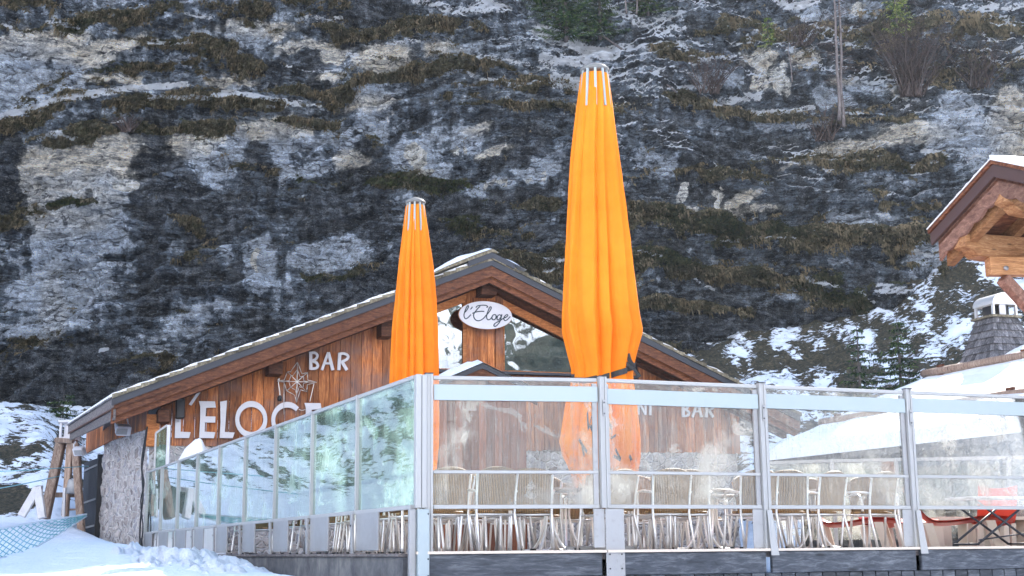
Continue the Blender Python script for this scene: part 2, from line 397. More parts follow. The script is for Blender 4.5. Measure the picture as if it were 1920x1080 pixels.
M['stone'] = m_stone('rough_grey_pink_masonry', [(0.30, 0.26, 0.25), (0.62, 0.57, 0.55), (0.74, 0.67, 0.65), (0.45, 0.45, 0.50)], 5.0, (0.66, 0.63, 0.62))
M['shingle'] = m_wood('grey_wood_shingle', (0.05, 0.048, 0.05), (0.16, 0.155, 0.165), (0.36, 0.35, 0.36), (9, 9, 1.2), knots=False, rough=0.8)
M['moss_shingle'] = m_wood('mossy_shingle', (0.07, 0.06, 0.04), (0.22, 0.19, 0.13), (0.45, 0.40, 0.30), (5, 5, 3), knots=False, rough=0.9)
M['snow'] = m_snow('snow', (0.80, 0.86, 0.95), 0.03, 4.0, 0.35)
M['roof_snow'] = m_snow('roof_snow', (0.88, 0.89, 0.91), 0.06, 3.0, 0.3)
M['chunk_snow'] = m_snow('chunky_snow', (0.82, 0.87, 0.95), 0.04, 9.0, 1.0)
M['rattan'] = m_rattan()
M['orange'] = m_fabric('orange_canvas', (0.89, 0.265, 0.015), (0.94, 0.34, 0.026))
M['glass_front'] = m_glass('dirty_clear_glass', (0.93, 0.95, 0.94), 1.0, 0.27, 1.1, (0.62, 0.61, 0.56), base=0.0)
M['glass_side'] = m_glass('greenish_side_glass', (0.62, 0.82, 0.77), 1.9, 0.24, 0.8, (0.66, 0.78, 0.68), base=0.04, seed=3.0)
M['frost'] = m_glass('frosted_band_glass', (0.30, 0.52, 0.52), 1.2, 0.12, 1.0, (0.30, 0.48, 0.48), base=0.5, seed=5.0)
M['table_top'] = m_paint('tan_table_laminate', (0.42, 0.32, 0.25), 0.5, 0, 0.3, (0.2, 0.14, 0.1))
M['rope'] = m_paint('pale_teal_rope', (0.25, 0.54, 0.60), 0.8, 0, 0.2, (0.15, 0.25, 0.28))
M['spruce'] = m_leaf('spruce_needles', (0.010, 0.030, 0.016), (0.035, 0.075, 0.028), (0.12, 0.17, 0.05), snow=0.25)
M['spruce_lit'] = m_leaf('sunlit_tinted_needles', (0.04, 0.09, 0.02), (0.16, 0.24, 0.05), (0.50, 0.52, 0.16), snow=0.2)  # lit copy of the spruce needles: sunlight put into the yellow-green colour
M['bark'] = m_wood('grey_bark', (0.05, 0.042, 0.04), (0.12, 0.10, 0.095), (0.28, 0.25, 0.24), (6, 6, 2), knots=False)
M['twig'] = m_leaf('brown_twigs', (0.04, 0.028, 0.025), (0.085, 0.062, 0.055), (0.16, 0.12, 0.105))
def m_window():
    t = NT('gable_window_glass'); gl = t.node('ShaderNodeBsdfGlossy'); gl.inputs['Roughness'].default_value = 0.01; gl.inputs[0].default_value = (0.9, 0.95, 1, 1)
    wob = t.noise(t.coord(), 0.9, 2, 0.5); t.link(t.bump(wob, 0.06, 0.1), gl.inputs['Normal'])
    tr = t.node('ShaderNodeBsdfTransparent'); tr.inputs[0].default_value = (0.55, 0.6, 0.62, 1)
    m = t.node('ShaderNodeMixShader'); m.inputs[0].default_value = 0.30; t.link(tr.outputs[0], m.inputs[1]); t.link(gl.outputs[0], m.inputs[2]); t.link(m.outputs[0], t.out.inputs[0]); return t.m
M['window'] = m_window()
# ------------------------------------------------------------------ world and sun
SUN_AZ = R(27); SUN_EL = R(36)          # azimuth measured from +Y towards +X: the sun stands behind the scene, to the right
sdir = Vector((math.sin(SUN_AZ) * math.cos(SUN_EL), math.cos(SUN_AZ) * math.cos(SUN_EL), math.sin(SUN_EL)))
W = bpy.data.worlds.new('World'); S.world = W; W.use_nodes = True
wn = W.node_tree.nodes; wl = W.node_tree.links; wn.clear()
wo = wn.new('ShaderNodeOutputWorld'); bg = wn.new('ShaderNodeBackground'); sk = wn.new('ShaderNodeTexSky')
sk.sky_type = 'NISHITA'; sk.sun_disc = False; sk.sun_elevation = SUN_EL; sk.sun_rotation = SUN_AZ
sk.altitude = 1500; sk.air_density = 1.2; sk.dust_density = 0.5; sk.ozone_density = 1.0
bg.inputs[1].default_value = 0.15; wl.new(sk.outputs[0], bg.inputs[0]); wl.new(bg.outputs[0], wo.inputs[0])
sl = bpy.data.lights.new('sun', 'SUN'); sl.energy = 5.0; sl.angle = R(0.5); sl.color = (1.0, 0.93, 0.84)
so = bpy.data.objects.new('sun', sl); C.objects.link(so); so.rotation_euler = (-sdir).to_track_quat('-Z', 'Y').to_euler(); so.location = (20, 20, 60)
S.view_settings.view_transform = 'Standard'; S.view_settings.look = 'None'; S.view_settings.gamma = 1; S.view_settings.exposure = 1.7
S.cycles.max_bounces = 10; S.cycles.transparent_max_bounces = 24; S.cycles.glossy_bounces = 4; S.cycles.transmission_bounces = 6
S.cycles.use_denoising = True

# ------------------------------------------------------------------ cliff
xs = np.concatenate([np.linspace(-60, -27, 60, endpoint=False), np.linspace(-27, 27, 760, endpoint=False), np.linspace(27, 75, 90)])
zs = np.concatenate([np.linspace(-2, 1.5, 14, endpoint=False), np.linspace(1.5, 29, 430, endpoint=False), np.linspace(29, 48, 60)])
GX, GZ = np.meshgrid(xs, zs)
shading_crest = 54 - 23 * sstep(17.5, 20.5, GX); GZ = np.where(GZ > 29, 29 + (GZ - 29) * (shading_crest - 29) / 19.0, GZ)  # unseen rock above the view, raised on the left to shade the ground
warp1 = fbm(GX * .09, GZ * .09, 4, 3); warp2 = fbm(GX * .09 + 50, GZ * .09, 4, 5)
dip = 0.15 * (1 - sstep(0, 12, GX)) - 0.06 * sstep(4, 16, GX)
sv = GZ - dip * GX + warp1 * 2.2 + 0.25 * perlin(GX * .7, GZ * .7, 9)
base = 57.5 + 0.10 * GZ + 2.6 * fbm(GX * .07, GZ * .08, 4, 11) + 0.9 * fbm(GX * .28, GZ * .3, 5, 13)
base += 0.55 * np.clip(GZ - 21 + 2 * warp1, 0, 8) * sstep(-6, 4, GX)
big = sv / 2.1 + .5 * perlin(GX * .05, sv * .25, 21); ph = big - np.floor(big)
amp = 0.35 + 0.5 * sstep(-.3, .4, fbm(GX * .12, sv * .25, 3, 23))
prot = amp * (ph * sstep(1.0, 0.86, ph))
fine = sv / 0.52 + .6 * perlin(GX * .12, sv * .6, 25); pf = fine - np.floor(fine)
prot += 0.17 * (pf * sstep(1.0, 0.8, pf)) * sstep(-.35, .35, fbm(GX * .2, sv * .5, 3, 27))
f1, f2, cid = worley(GX * .55 + warp2, (sv + dip * 0) * 1.1, 31)
prot += 0.45 * (cid - .5) * sstep(0.0, 0.12, f2 - f1)
f1b, f2b, cidb = worley(GX * 1.6 + warp2 * 2, sv * 3.1, 37)
prot += 0.16 * (cidb - .5) * sstep(0.0, 0.15, f2b - f1b)
prot += 0.40 * fbm(GX * 1.1, GZ * 1.3, 4, 41) + 0.16 * fbm(GX * 5, GZ * 6, 3, 43) + .22 * (1 - 2 * np.abs(fbm(GX * .9, sv * 1.9, 4, 45)))
GY = base - prot * 1.35
# picture-side bookkeeping: where on the rock each real patch of stone, stain, grass and snow lies
P3 = np.stack([GX, GY, GZ], -1); PX, PY = proj(P3)
wx = PX + 26 * fbm(GX * .5, GZ * .5, 4, 51) + 8 * fbm(GX * 2.2, GZ * 2.2, 3, 52); wy = PY + 22 * fbm(GX * .5, GZ * .5, 4, 53) + 8 * fbm(GX * 2.2, GZ * 2.2, 3, 54)
def blob(cx, cy, rx, ry, k=1.0, ang=0.0, soft=.45):
    a = R(ang); dx = wx - cx; dy = wy - cy; u = (dx * math.cos(a) + dy * math.sin(a)) / rx; v = (-dx * math.sin(a) + dy * math.cos(a)) / ry
    return k * (1 - sstep(1 - soft, 1 + soft, np.sqrt(u * u + v * v)))
LNX = fbm(GX * .6, GZ * .6, 3, 61); LNY = fbm(GX * .6, GZ * .6, 3, 62)
def line(pts, w, k=1.0, wig=1.0):
    d = np.full(GX.shape, 1e9)
    lx = PX + wig * 10 * LNX; ly = PY + wig * 12 * LNY
    for (x0, y0), (x1, y1) in zip(pts[:-1], pts[1:]):
        t = np.clip(((lx - x0) * (x1 - x0) + (ly - y0) * (y1 - y0)) / ((x1 - x0) ** 2 + (y1 - y0) ** 2), 0, 1)
        d = np.minimum(d, np.hypot(lx - x0 - t * (x1 - x0), ly - y0 - t * (y1 - y0)))
    return k * (1 - sstep(w * .4, w, d))
def mx(*a):
    r = a[0]
    for b in a[1:]: r = np.maximum(r, b)
    return r
blue = mx(blob(50, 145, 90, 60), blob(10, 160, 60, 50), blob(115, 125, 40, 25, .8), blob(200, 340, 60, 22, .9), blob(100, 350, 70, 25, .8, -8), blob(150, 420, 90, 60, .8), blob(110, 540, 85, 80, .72), blob(60, 600, 70, 60, .65),
          blob(395, 300, 55, 36), blob(440, 265, 30, 26, .8), blob(545, 265, 45, 30, .9), blob(560, 310, 40, 22, .9), blob(720, 235, 42, 38, .9), blob(640, 250, 30, 25, .7), blob(490, 500, 28, 42, .9), blob(590, 485, 45, 28, .7), blob(450, 470, 60, 30, .6),
          blob(850, 115, 40, 24, .6), blob(370, 600, 90, 50, .55), blob(560, 570, 60, 36, .5), blob(770, 300, 34, 30), blob(680, 180, 40, 20, .6), blob(260, 440, 26, 30, .7), blob(1820, 250, 70, 60, .95), blob(1790, 200, 40, 30, .6),
          blob(1640, 160, 40, 20, .6), blob(1560, 180, 40, 22, .7), blob(1460, 235, 45, 16, .8), blob(1350, 150, 40, 14, .8), blob(1240, 300, 50, 40, .45), blob(1300, 245, 40, 25, .4), blob(920, 350, 50, 14, .8, -12), blob(820, 330, 24, 18, .9), blob(880, 260, 60, 26, .5), blob(1000, 320, 40, 16, .8),
          blob(1500, 555, 40, 16, .5), blob(1600, 410, 60, 16, .35), blob(1740, 470, 50, 40, .5), blob(1810, 60, 30, 12, .5), blob(1600, 15, 40, 14, .8), blob(1530, 22, 26, 16, .6), blob(460, 70, 40, 22, .7), blob(470, 60, 20, 18, .7), blob(1450, 610, 120, 30, .22), blob(990, 420, 60, 30, .25), blob(300, 650, 60, 30, .35), blob(640, 480, 40, 30, .6))
tan = mx(blob(60, 80, 90, 18, .9, -6), blob(130, 105, 70, 16, .8), blob(110, 300, 70, 26, .9, -6), blob(170, 290, 90, 40, .8, -8), blob(120, 370, 90, 60, .8), blob(230, 330, 50, 18, .9), blob(360, 270, 45, 30, .9), blob(500, 240, 60, 20, .9, -5), blob(545, 232, 40, 12),
         blob(480, 55, 60, 16, .7), blob(230, 80, 50, 12, .8, -10), blob(620, 110, 30, 9, .9, -10), blob(610, 150, 30, 8, .9, -8), blob(180, 145, 30, 8, .8), blob(700, 195, 40, 12, .9, -16), blob(720, 110, 40, 22, .6), blob(830, 100, 30, 10, .8), blob(660, 300, 30, 20, .8), blob(930, 285, 30, 10, 1, -18), blob(900, 240, 30, 8, .8, -20),
         blob(1390, 370, 34, 12, .9, -20), blob(1435, 150, 32, 22, 1), blob(1895, 240, 40, 60, 1), blob(1720, 250, 60, 22, .6), blob(1620, 270, 80, 10, .7, -12), blob(1520, 300, 60, 7, .8, -12), blob(1300, 400, 20, 8, .5), blob(1690, 165, 25, 18, .8), blob(1590, 145, 30, 10, .6), blob(1420, 115, 30, 14, .8), blob(1510, 110, 26, 12, .8), blob(1560, 300, 60, 10, .6), blob(1400, 395, 60, 10, .4), blob(590, 90, 60, 10, .7), blob(430, 150, 40, 8, .8), blob(240, 155, 20, 8, .9), blob(100, 600, 20, 100, .25))
wht = mx(blob(780, 300, 14, 30, 1), blob(800, 325, 14, 14, 1), blob(488, 490, 9, 22, 1), blob(1282, 365, 13, 30, 1, 10), blob(1345, 372, 8, 24, .9, 15), blob(395, 265, 26, 9, 1, -20), blob(1470, 145, 12, 34, .9), blob(1418, 110, 20, 9, .8), blob(235, 345, 26, 12, .8), blob(1600, 10, 14, 16, .8), blob(855, 285, 30, 12, .7, -16), blob(735, 215, 14, 16, .6), blob(560, 250, 22, 10, .7), blob(1850, 220, 12, 50, .5), blob(70, 340, 40, 9, .7), blob(1690, 170, 12, 24, .8), blob(375, 285, 20, 9, .9, 30), blob(630, 305, 16, 7, .9), blob(935, 345, 26, 6, .9, -14), blob(1000, 330, 30, 6, .7))
dark = mx(blob(275, 380, 32, 130, 1), blob(330, 330, 40, 60, .8), blob(395, 390, 70, 36, .9), blob(20, 330, 26, 90, 1), blob(10, 400, 26, 40, .8), blob(380, 500, 40, 70, .8), blob(300, 560, 40, 60, .7), blob(560, 130, 55, 26, 1), blob(700, 20, 60, 22, .9), blob(640, 60, 40, 30, .7), blob(485, 300, 26, 26, .9), blob(565, 300, 22, 26, .9), blob(690, 270, 30, 34, .8), blob(745, 240, 16, 50, .9), blob(420, 440, 60, 30, .8), blob(445, 505, 18, 60, .9),
          blob(680, 345, 60, 30, .7), blob(650, 400, 90, 40, .7), blob(820, 430, 60, 60, .9), blob(850, 420, 60, 50, .8), blob(660, 560, 110, 50, .7), blob(480, 640, 120, 60, .65), blob(100, 700, 190, 60, .95), blob(10, 560, 24, 60, .5), blob(960, 420, 110, 80, .6), blob(1220, 420, 60, 60, .6), blob(1300, 620, 140, 70, .95), blob(1500, 620, 130, 55, .9), blob(1580, 560, 90, 30, .6), blob(1400, 150, 12, 32, 1), blob(1447, 160, 7, 36, 1), blob(1490, 165, 14, 36, 1), blob(1270, 250, 60, 36, .5), blob(1330, 300, 60, 40, .7), blob(1450, 270, 60, 20, .6), blob(1700, 130, 80, 60, .55), blob(1850, 130, 60, 40, .5), blob(300, 240, 30, 60, .7), blob(500, 200, 60, 14, .5), blob(970, 270, 60, 60, .5), blob(160, 365, 20, 16, .9), blob(120, 385, 10, 8, .9), blob(95, 130, 10, 22, .9), blob(1280, 340, 40, 14, .3), blob(1780, 300, 20, 30, .5), blob(1840, 235, 14, 40, .5))
grass = mx(line([(0, 20), (200, 40), (640, 20)], 46, .8), line([(60, 190), (200, 150), (450, 130), (640, 170)], 40, .85), line([(0, 250), (150, 215), (340, 190), (620, 220)], 34, 1), line([(100, 260), (240, 230), (420, 240)], 26, .9), line([(280, 60), (420, 90)], 40, .8),
           line([(640, 60), (800, 50), (900, 60)], 34, .8), line([(660, 140), (850, 130), (1060, 165)], 30, .9), line([(840, 180), (960, 190), (1080, 200)], 18, .9), line([(820, 90), (960, 140), (1100, 200)], 26, .7), line([(700, 330), (860, 355), (1040, 380)], 26, .9), line([(540, 345), (700, 330)], 18, .9), line([(1150, 190), (1300, 190), (1400, 215)], 26, .8),
           line([(1340, 210), (1500, 220), (1700, 210)], 22, .8), line([(1260, 80), (1500, 60), (1700, 80), (1920, 60)], 70, .7), line([(1500, 90), (1700, 130)], 40, .6), line([(1200, 330), (1400, 320), (1640, 300), (1750, 330)], 30, .8), line([(1200, 420), (1500, 440), (1740, 420)], 60, .95), line([(1200, 500), (1480, 500), (1740, 490)], 50, .95), line([(1200, 560), (1400, 590)], 24, .8), line([(1460, 550), (1600, 560), (1640, 600)], 34, .7),
           line([(0, 410), (60, 400)], 34, .7), line([(300, 370), (400, 460), (340, 500)], 24, .6), line([(20, 660), (200, 640), (330, 700)], 40, .45), line([(860, 440), (1050, 500)], 60, .8), line([(580, 520), (700, 500)], 24, .6), line([(1400, 690), (1480, 690)], 20, .7), line([(700, 260), (760, 330)], 18, .5), line([(1240, 640), (1300, 660)], 20, .3), line([(90, 385), (180, 378)], 9, 1), line([(420, 300), (620, 350)], 18, .4), line([(1200, 380), (1320, 400)], 30, .4), line([(1780, 130), (1920, 160)], 60, .5), line([(1640, 350), (1760, 300)], 30, .7))
green = mx(blob(880, 355, 110, 20, 1), blob(720, 335, 90, 14, .9), blob(560, 345, 50, 10, .9), blob(620, 330, 60, 10, .7), blob(860, 400, 60, 40, .7), blob(420, 555, 30, 12, .8), blob(420, 535, 60, 8, .6), blob(1650, 580, 70, 30, .6), blob(560, 20, 40, 16, .5), blob(1600, 540, 120, 40, .5), blob(600, 525, 90, 12, .6), blob(1290, 470, 110, 30, .5), blob(1350, 440, 200, 60, .4), blob(930, 180, 30, 6, .9), blob(200, 115, 50, 20, .6), blob(130, 60, 60, 30, .4), blob(120, 385, 60, 7, .9), blob(1000, 10, 90, 30, .7), blob(280, 250, 100, 30, .3), blob(1210, 20, 90, 40, .7), blob(220, 660, 60, 20, .5), blob(1240, 600, 30, 10, .5))
snowl = mx(line([(0, 218), (60, 202), (110, 186), (180, 172), (270, 163), (350, 158)], 9, 1.3, .5), line([(130, 190), (170, 181), (230, 172)], 5, .9, .5), line([(280, 182), (390, 184), (430, 172), (500, 182), (570, 195)], 8, 1.1, .6), line([(500, 200), (560, 198), (600, 200)], 6, .9, .6), line([(70, 262), (110, 248), (140, 256)], 9, 1.0), line([(215, 228), (235, 228)], 7, 1),
           line([(0, 38), (20, 50)], 7, 1), line([(85, 43), (150, 52)], 7, 1), line([(205, 26), (215, 28)], 6, 1), line([(350, 27), (400, 36)], 8, .9), line([(280, 78), (360, 80)], 6, .8), line([(560, 38), (640, 32)], 6, .9), line([(530, 125), (640, 135)], 5, .7), line([(720, 88), (790, 74)], 7, .9), line([(650, 105), (675, 103)], 6, 1),
           line([(780, 0), (850, 20), (950, 15)], 14, .9), line([(900, 0), (940, 14)], 12, 1.1), line([(1010, 55), (1060, 78), (1110, 95), (1150, 100)], 18, 1.25, .7), line([(1020, 108), (1060, 120), (1100, 112)], 16, 1.2, .7), line([(1040, 150), (1080, 160)], 20, 1.2, .7), line([(880, 140), (960, 158), (1010, 150)], 8, .8), line([(900, 105), (1000, 120), (1040, 130)], 10, .8), line([(1150, 90), (1220, 92)], 7, .9), line([(1140, 130), (1200, 160), (1260, 170)], 12, .75),
           line([(1130, 10), (1220, 50), (1280, 55)], 14, .8), line([(1230, 35), (1280, 28)], 12, .8), line([(1450, 0), (1480, 10), (1530, 0)], 14, 1.1), line([(1500, 30), (1560, 60), (1620, 65)], 10, .8), line([(1340, 190), (1420, 185)], 10, 1.1), line([(1410, 210), (1520, 205)], 9, 1.1), line([(1440, 240), (1520, 235)], 6, .8), line([(1500, 240), (1550, 228)], 10, 1.1), line([(1280, 165), (1340, 160)], 9, .9), line([(1220, 130), (1360, 140)], 10, .6),
           line([(1840, 20), (1920, 12)], 12, 1.0), line([(1840, 35), (1900, 38)], 7, .9), line([(1620, 130), (1680, 128)], 7, .9), line([(1880, 178), (1920, 182)], 6, .8), line([(1560, 78), (1640, 90)], 8, .7), line([(1580, 210), (1620, 212)], 6, .8), line([(1730, 285), (1780, 290)], 10, .9, .8), line([(1735, 305), (1760, 303)], 6, .9), line([(1450, 80), (1500, 100)], 8, .7), line([(1260, 60), (1300, 120)], 14, .5), line([(1310, 115), (1390, 105)], 8, .7),
           line([(1020, 490), (1070, 485)], 10, .9), line([(1020, 510), (1050, 500)], 6, .9), line([(1200, 472), (1240, 485)], 5, 1), line([(1300, 525), (1340, 540)], 6, 1), line([(1340, 450), (1490, 445)], 5, .8), line([(1510, 524), (1570, 532)], 8, 1.0), line([(1690, 460), (1740, 478)], 9, 1.0), line([(1610, 548), (1640, 565)], 6, .9), line([(1400, 410), (1540, 400)], 5, .4), line([(280, 655), (300, 660)], 5, 1), line([(190, 655), (205, 650)], 5, .6), line([(1650, 545), (1920, 560)], 16, .7), line([(110, 770), (150, 772)], 10, 1))
st1 = fbm(GX * 1.3, GZ * .22, 4, 71); st2 = fbm(GX * 3.4, GZ * .5, 3, 73); bedn = fbm(GX * .35, sv * 2.6, 5, 75); spk = fbm(GX * 2.4, GZ * 2.6, 4, 77)
pale = np.clip(mx(blue, tan) + .40 * st1 + .50 * bedn + .35 * spk + .22 + .10 * (wx < 1060) * (wy < 560), 0, 1.1)
pale = np.clip(pale - .85 * dark - .30 * sstep(.1, .5, st1 * st1 * 3) * (1 - mx(blue, tan)), 0.0, 1.1)
lo = 0.048 + .12 * sstep(-.3, .5, bedn + .8 * spk) + .07 * sstep(.0, .5, st2)
tw = (tan / (tan + blue + .05))
crack = (1 - sstep(0.0, 0.05, f2b - f1b)) * .5 * sstep(-.1, .3, spk) + (1 - sstep(0.0, .03, f2 - f1)) * .6
wmv = np.clip(wht + .35 * st2 - .15, 0, 1)
# up-facing ledges
dz = np.gradient(GY, axis=0) / np.gradient(GZ, axis=0)      # > 0 where rock falls back = ledge
up = dz / np.sqrt(1 + dz * dz)
phm = sstep(.30, .62, ph + .25 * spk) * sstep(1.02, .95, ph) + .25
gr = np.clip(grass * (.20 + .85 * phm) + .38 * sstep(.25, .8, up) * (fbm(GX * .15, GZ * .15, 3, 81) > -.15) - .27 + .85 * fbm(GX * .7, GZ * 1.6, 5, 83), 0, 1)
upright = sstep(.45, .75, up + .12 * spk)
topR = sstep(15, 22, GZ + .25 * GX) * sstep(-4, 4, GX)
sn = np.clip(snowl * (.60 + .5 * sstep(.0, .7, up) + .25 * fbm(GX * 2.2, GZ * 5, 3, 91)) + upright * (.21 + .36 * topR) * sstep(-.15, .35, fbm(GX * .35, GZ * .5, 3, 96)) * 1.3 + .75 * topR * sstep(.25, .8, up + .55 * fbm(GX * .9, GZ * 2.2, 4, 93)) * sstep(-.1, .4, fbm(GX * .25, GZ * .4, 3, 98) + .12), 0, 1)
gcol = np.array([.165, .15, .10]) * (1 + .7 * fbm(GX * 2.5, GZ * 1.2, 3, 95))[..., None]
gg = np.clip(green + .35 * fbm(GX * .6, GZ * 1.2, 4, 97), 0, 1)[..., None]
gcol = gcol * (1 - gg) + np.array([.085, .105, .035]) * gg
def m_cliff():
    t = NT('banded_limestone'); v = t.coord(); g = t.attr('grass'); gc = t.attr('grasscol', False); s_ = t.attr('snow')
    pl = t.attr('pale'); tn = t.attr('tan'); lo_ = t.attr('lo'); svv = t.attr('strata'); wh = t.attr('white'); ck = t.attr('crack')
    sub = lambda a: t.math('SUBTRACT', a, 0.5)
    n0 = t.noise(t.coord((0.8, 0.8, 1.5), (0, R(5), 0)), 1.0, 9, 0.78, 0.3); n1 = t.noise(v, 4.2, 8, 0.74); n2 = t.noise(v, 20, 4, 0.7); nb = t.noise(t.coord((1.1, 1.1, 8.0), (0, R(5), 0)), 1.0, 7, 0.74, 0.5)
    nv = t.noise(t.coord((7, 7, 1.3)), 1.2, 4, 0.65); nst = t.noise(t.coord((3.2, 3.2, .45)), 1.1, 6, 0.7, 0.3)
    xyz = t.node('ShaderNodeSeparateXYZ'); t.link(v, xyz.inputs[0]); bv = t.node('ShaderNodeCombineXYZ'); t.link(t.math('MULTIPLY', xyz.outputs[0], 0.13), bv.inputs[0]); t.link(t.math('MULTIPLY', svv, 2.3), bv.inputs[1])
    nbd = t.noise(bv.outputs[0], 1.6, 8, 0.75, 0.15)
    # pale rock shows where the dark film is missing; its rim is broken at every scale
    e = t.math('ADD', pl, t.math('ADD', t.math('ADD', t.math('MULTIPLY', sub(n1), 0.5), t.math('MULTIPLY', sub(n0), 1.15)), t.math('MULTIPLY', sub(nst), 0.8)))
    e2 = t.ramp(e, [(0.38, 0.0), (0.45, 0.6), (0.58, 1.0)])
    mid = t.ramp(t.math('ADD', e, t.math('MULTIPLY', sub(nb), 1.2)), [(0.08, 0.0), (0.24, 1.0)])
    lo = t.mix(1.0, t.mix(lo_, (0.0, 0.0, 0.0), (0.92, 1.0, 1.10)), (1.0, 1.0, 1.0), 'MULTIPLY')
    darkc = t.mix(1.0, lo, t.ramp(n2, [(0.3, 0.5), (0.7, 1.6)]), 'MULTIPLY')
    midc = t.mix(tn, (0.19, 0.23, 0.275), (0.29, 0.275, 0.235))
    c = t.mix(t.math('MULTIPLY', mid, 0.72), darkc, midc)
    hi = t.mix(t.math('MULTIPLY', tn, t.ramp(nb, [(0.35, 0.4), (0.6, 1.0)])), (0.58, 0.64, 0.72), (0.88, 0.79, 0.64))
    c = t.mix(e2, c, hi)
    c = t.mix(t.ramp(t.math('ADD', wh, t.math('MULTIPLY', sub(nst), 1.2)), [(0.42, 0.0), (0.55, 1.0)]), c, (0.86, 0.84, 0.78))
    c = t.mix(1.0, c, t.ramp(n1, [(0.36, 0.62), (0.5, 1.0), (0.62, 1.3)]), 'MULTIPLY')
    c = t.mix(0.9, c, t.ramp(nb, [(0.38, 0.38), (0.46, 0.95), (0.58, 1.3)]), 'MULTIPLY')
    c = t.mix(1.0, c, t.ramp(n2, [(0.3, 0.55), (0.7, 1.45)]), 'MULTIPLY')
    c = t.mix(0.85, c, t.ramp(nbd, [(0.36, 0.25), (0.43, 0.9), (0.52, 1.05), (0.60, 1.5)]), 'MULTIPLY')
    # bedding cracks and joints
    wv = t.node('ShaderNodeVectorMath', operation='ADD'); wn_ = t.node('ShaderNodeTexNoise'); wn_.inputs['Scale'].default_value = 1.3; t.link(v, wn_.inputs['Vector'])
    t.link(wn_.outputs['Color'], wv.inputs[0]); t.link(t.coord((.55, .55, 2.4), (0, R(6), 0)), wv.inputs[1])
    ve = t.node('ShaderNodeTexVoronoi', feature='DISTANCE_TO_EDGE'); ve.inputs['Scale'].default_value = 1.5; t.link(wv.outputs[0], ve.inputs[0])
    cr = t.math('MULTIPLY', t.ramp(ve.outputs['Distance'], [(0.02, 1.0), (0.09, 0.0)]), t.ramp(n0, [(0.46, 0.0), (0.56, 0.8)]))
    c = t.mix(t.math('MINIMUM', t.math('ADD', cr, t.math('MULTIPLY', ck, 0.5)), 0.85), c, (0.022, 0.026, 0.036))
    # pale chips scattered over the face
    sp = t.noise(t.coord((1, 1, 1.8)), 7.5, 5, 0.8)
    c = t.mix(t.math('MULTIPLY', t.ramp(sp, [(0.60, 0.0), (0.63, 1.0)]), 0.7), c, (0.50, 0.50, 0.47))
    dk = t.noise(t.coord((1, 1, 1.5)), 5.3, 6, 0.8)
    c = t.mix(t.math('MULTIPLY', t.ramp(dk, [(0.37, 1.0), (0.41, 0.0)]), 0.75), c, (0.02, 0.024, 0.03))
    gc = t.mix(1.0, gc, t.ramp(nv, [(0.3, 0.3), (0.5, 0.9), (0.7, 1.9)]), 'MULTIPLY')
    gf = t.ramp(t.math('ADD', g, t.math('ADD', t.math('MULTIPLY', sub(n1), 1.3), t.math('MULTIPLY', sub(nb), 0.8))), [(0.40, 0.0), (0.50, 1.0)])
    c = t.mix(gf, c, gc)
    sn_ = t.noise(t.coord((2.2, 2.2, 5.5)), 1.7, 7, 0.75)
    sf = t.ramp(t.math('ADD', s_, t.math('ADD', t.math('MULTIPLY', sub(sn_), 2.0), t.math('MULTIPLY', sub(n2), 0.5))), [(0.54, 0.0), (0.60, 1.0)])
    c = t.mix(sf, c, (0.90, 0.93, 0.97))
    h = t.math('ADD', t.math('ADD', t.math('MULTIPLY', n1, 1.2), nbd), t.math('ADD', t.math('MULTIPLY', nb, 1.3), t.math('SUBTRACT', t.math('MULTIPLY', n2, 0.35), t.math('MULTIPLY', cr, 0.4))))
    t.bsdf(c, 0.9, normal=t.bump(h, 1.0, 0.32), spec=0.15); return t.m
cliff = grid_mesh('cliff', GX, GY, GZ, m_cliff(), {'strata': sv, 'pale': pale, 'tan': tw, 'lo': lo, 'white': wmv, 'crack': np.clip(crack, 0, 1), 'grass': gr, 'grasscol': np.clip(gcol, .01, 1), 'snow': sn})
prop(cliff, kind='structure')
inframe = (PX > -60) & (PX < 1980) & (PY > -60) & (PY < 860)
def on_cliff(px, py):
    d = (PX - px) ** 2 + (PY - py) ** 2; k = np.unravel_index(np.argmin(d), d.shape); return Vector((GX[k], GY[k], GZ[k]))

# dry grass hanging from the ledges
rng = np.random.default_rng(5)
cand = np.argwhere(inframe & (gr > .42) & (sn < .75))
clump = fbm(GX * .8, GZ * .9, 3, 87); sel = cand[rng.choice(len(cand), 21000)]
tv = []; tf = []; tt = []
for (i, j) in sel:
    p = P3[i, j] + np.array([rng.uniform(-.04, .04), 0, rng.uniform(-.04, .04)]); gn = gg[i, j, 0]
    ck_ = float(clump[i, j]); L = rng.uniform(.05, .22) * (1.0 if gn < .6 else .6) * (1 + 1.6 * max(-.4, ck_)); tone = rng.uniform(0, .5) + (.35 if gn < .4 else 0) + .5 * ck_
    for b in range(3):
        a = rng.uniform(-.10, .10); w = rng.uniform(.010, .022); o = rng.uniform(.05, .20); q = len(tv)
        px_ = p + np.array([rng.uniform(-.09, .09), -.02, rng.uniform(-.05, .05)])
        tv += [tuple(px_ + (-w, 0.05, 0)), tuple(px_ + (w, .05, 0)), tuple(px_ + (a * .5 + w * .7, -o * .8, .03 - L * .25)), tuple(px_ + (a, -o, -L))]
        tf += [(q, q + 1, q + 2), (q, q + 2, q + 3)]; tt += [tone, tone]
mb = MB(); mb.v = tv; mb.f = tf; mb.t = tt; mb.smooth = [False] * len(tf)
M['straw'] = m_leaf('dry_cliff_grass', (0.04, 0.055, 0.028), (0.14, 0.125, 0.078), (0.42, 0.34, 0.22))
me = bpy.data.meshes.new('cliff_grass'); me.from_pydata(tv, [], tf); a_ = me.attributes.new('tone', 'FLOAT', 'FACE'); a_.data.foreach_set('value', tt); me.materials.append(M['straw'])
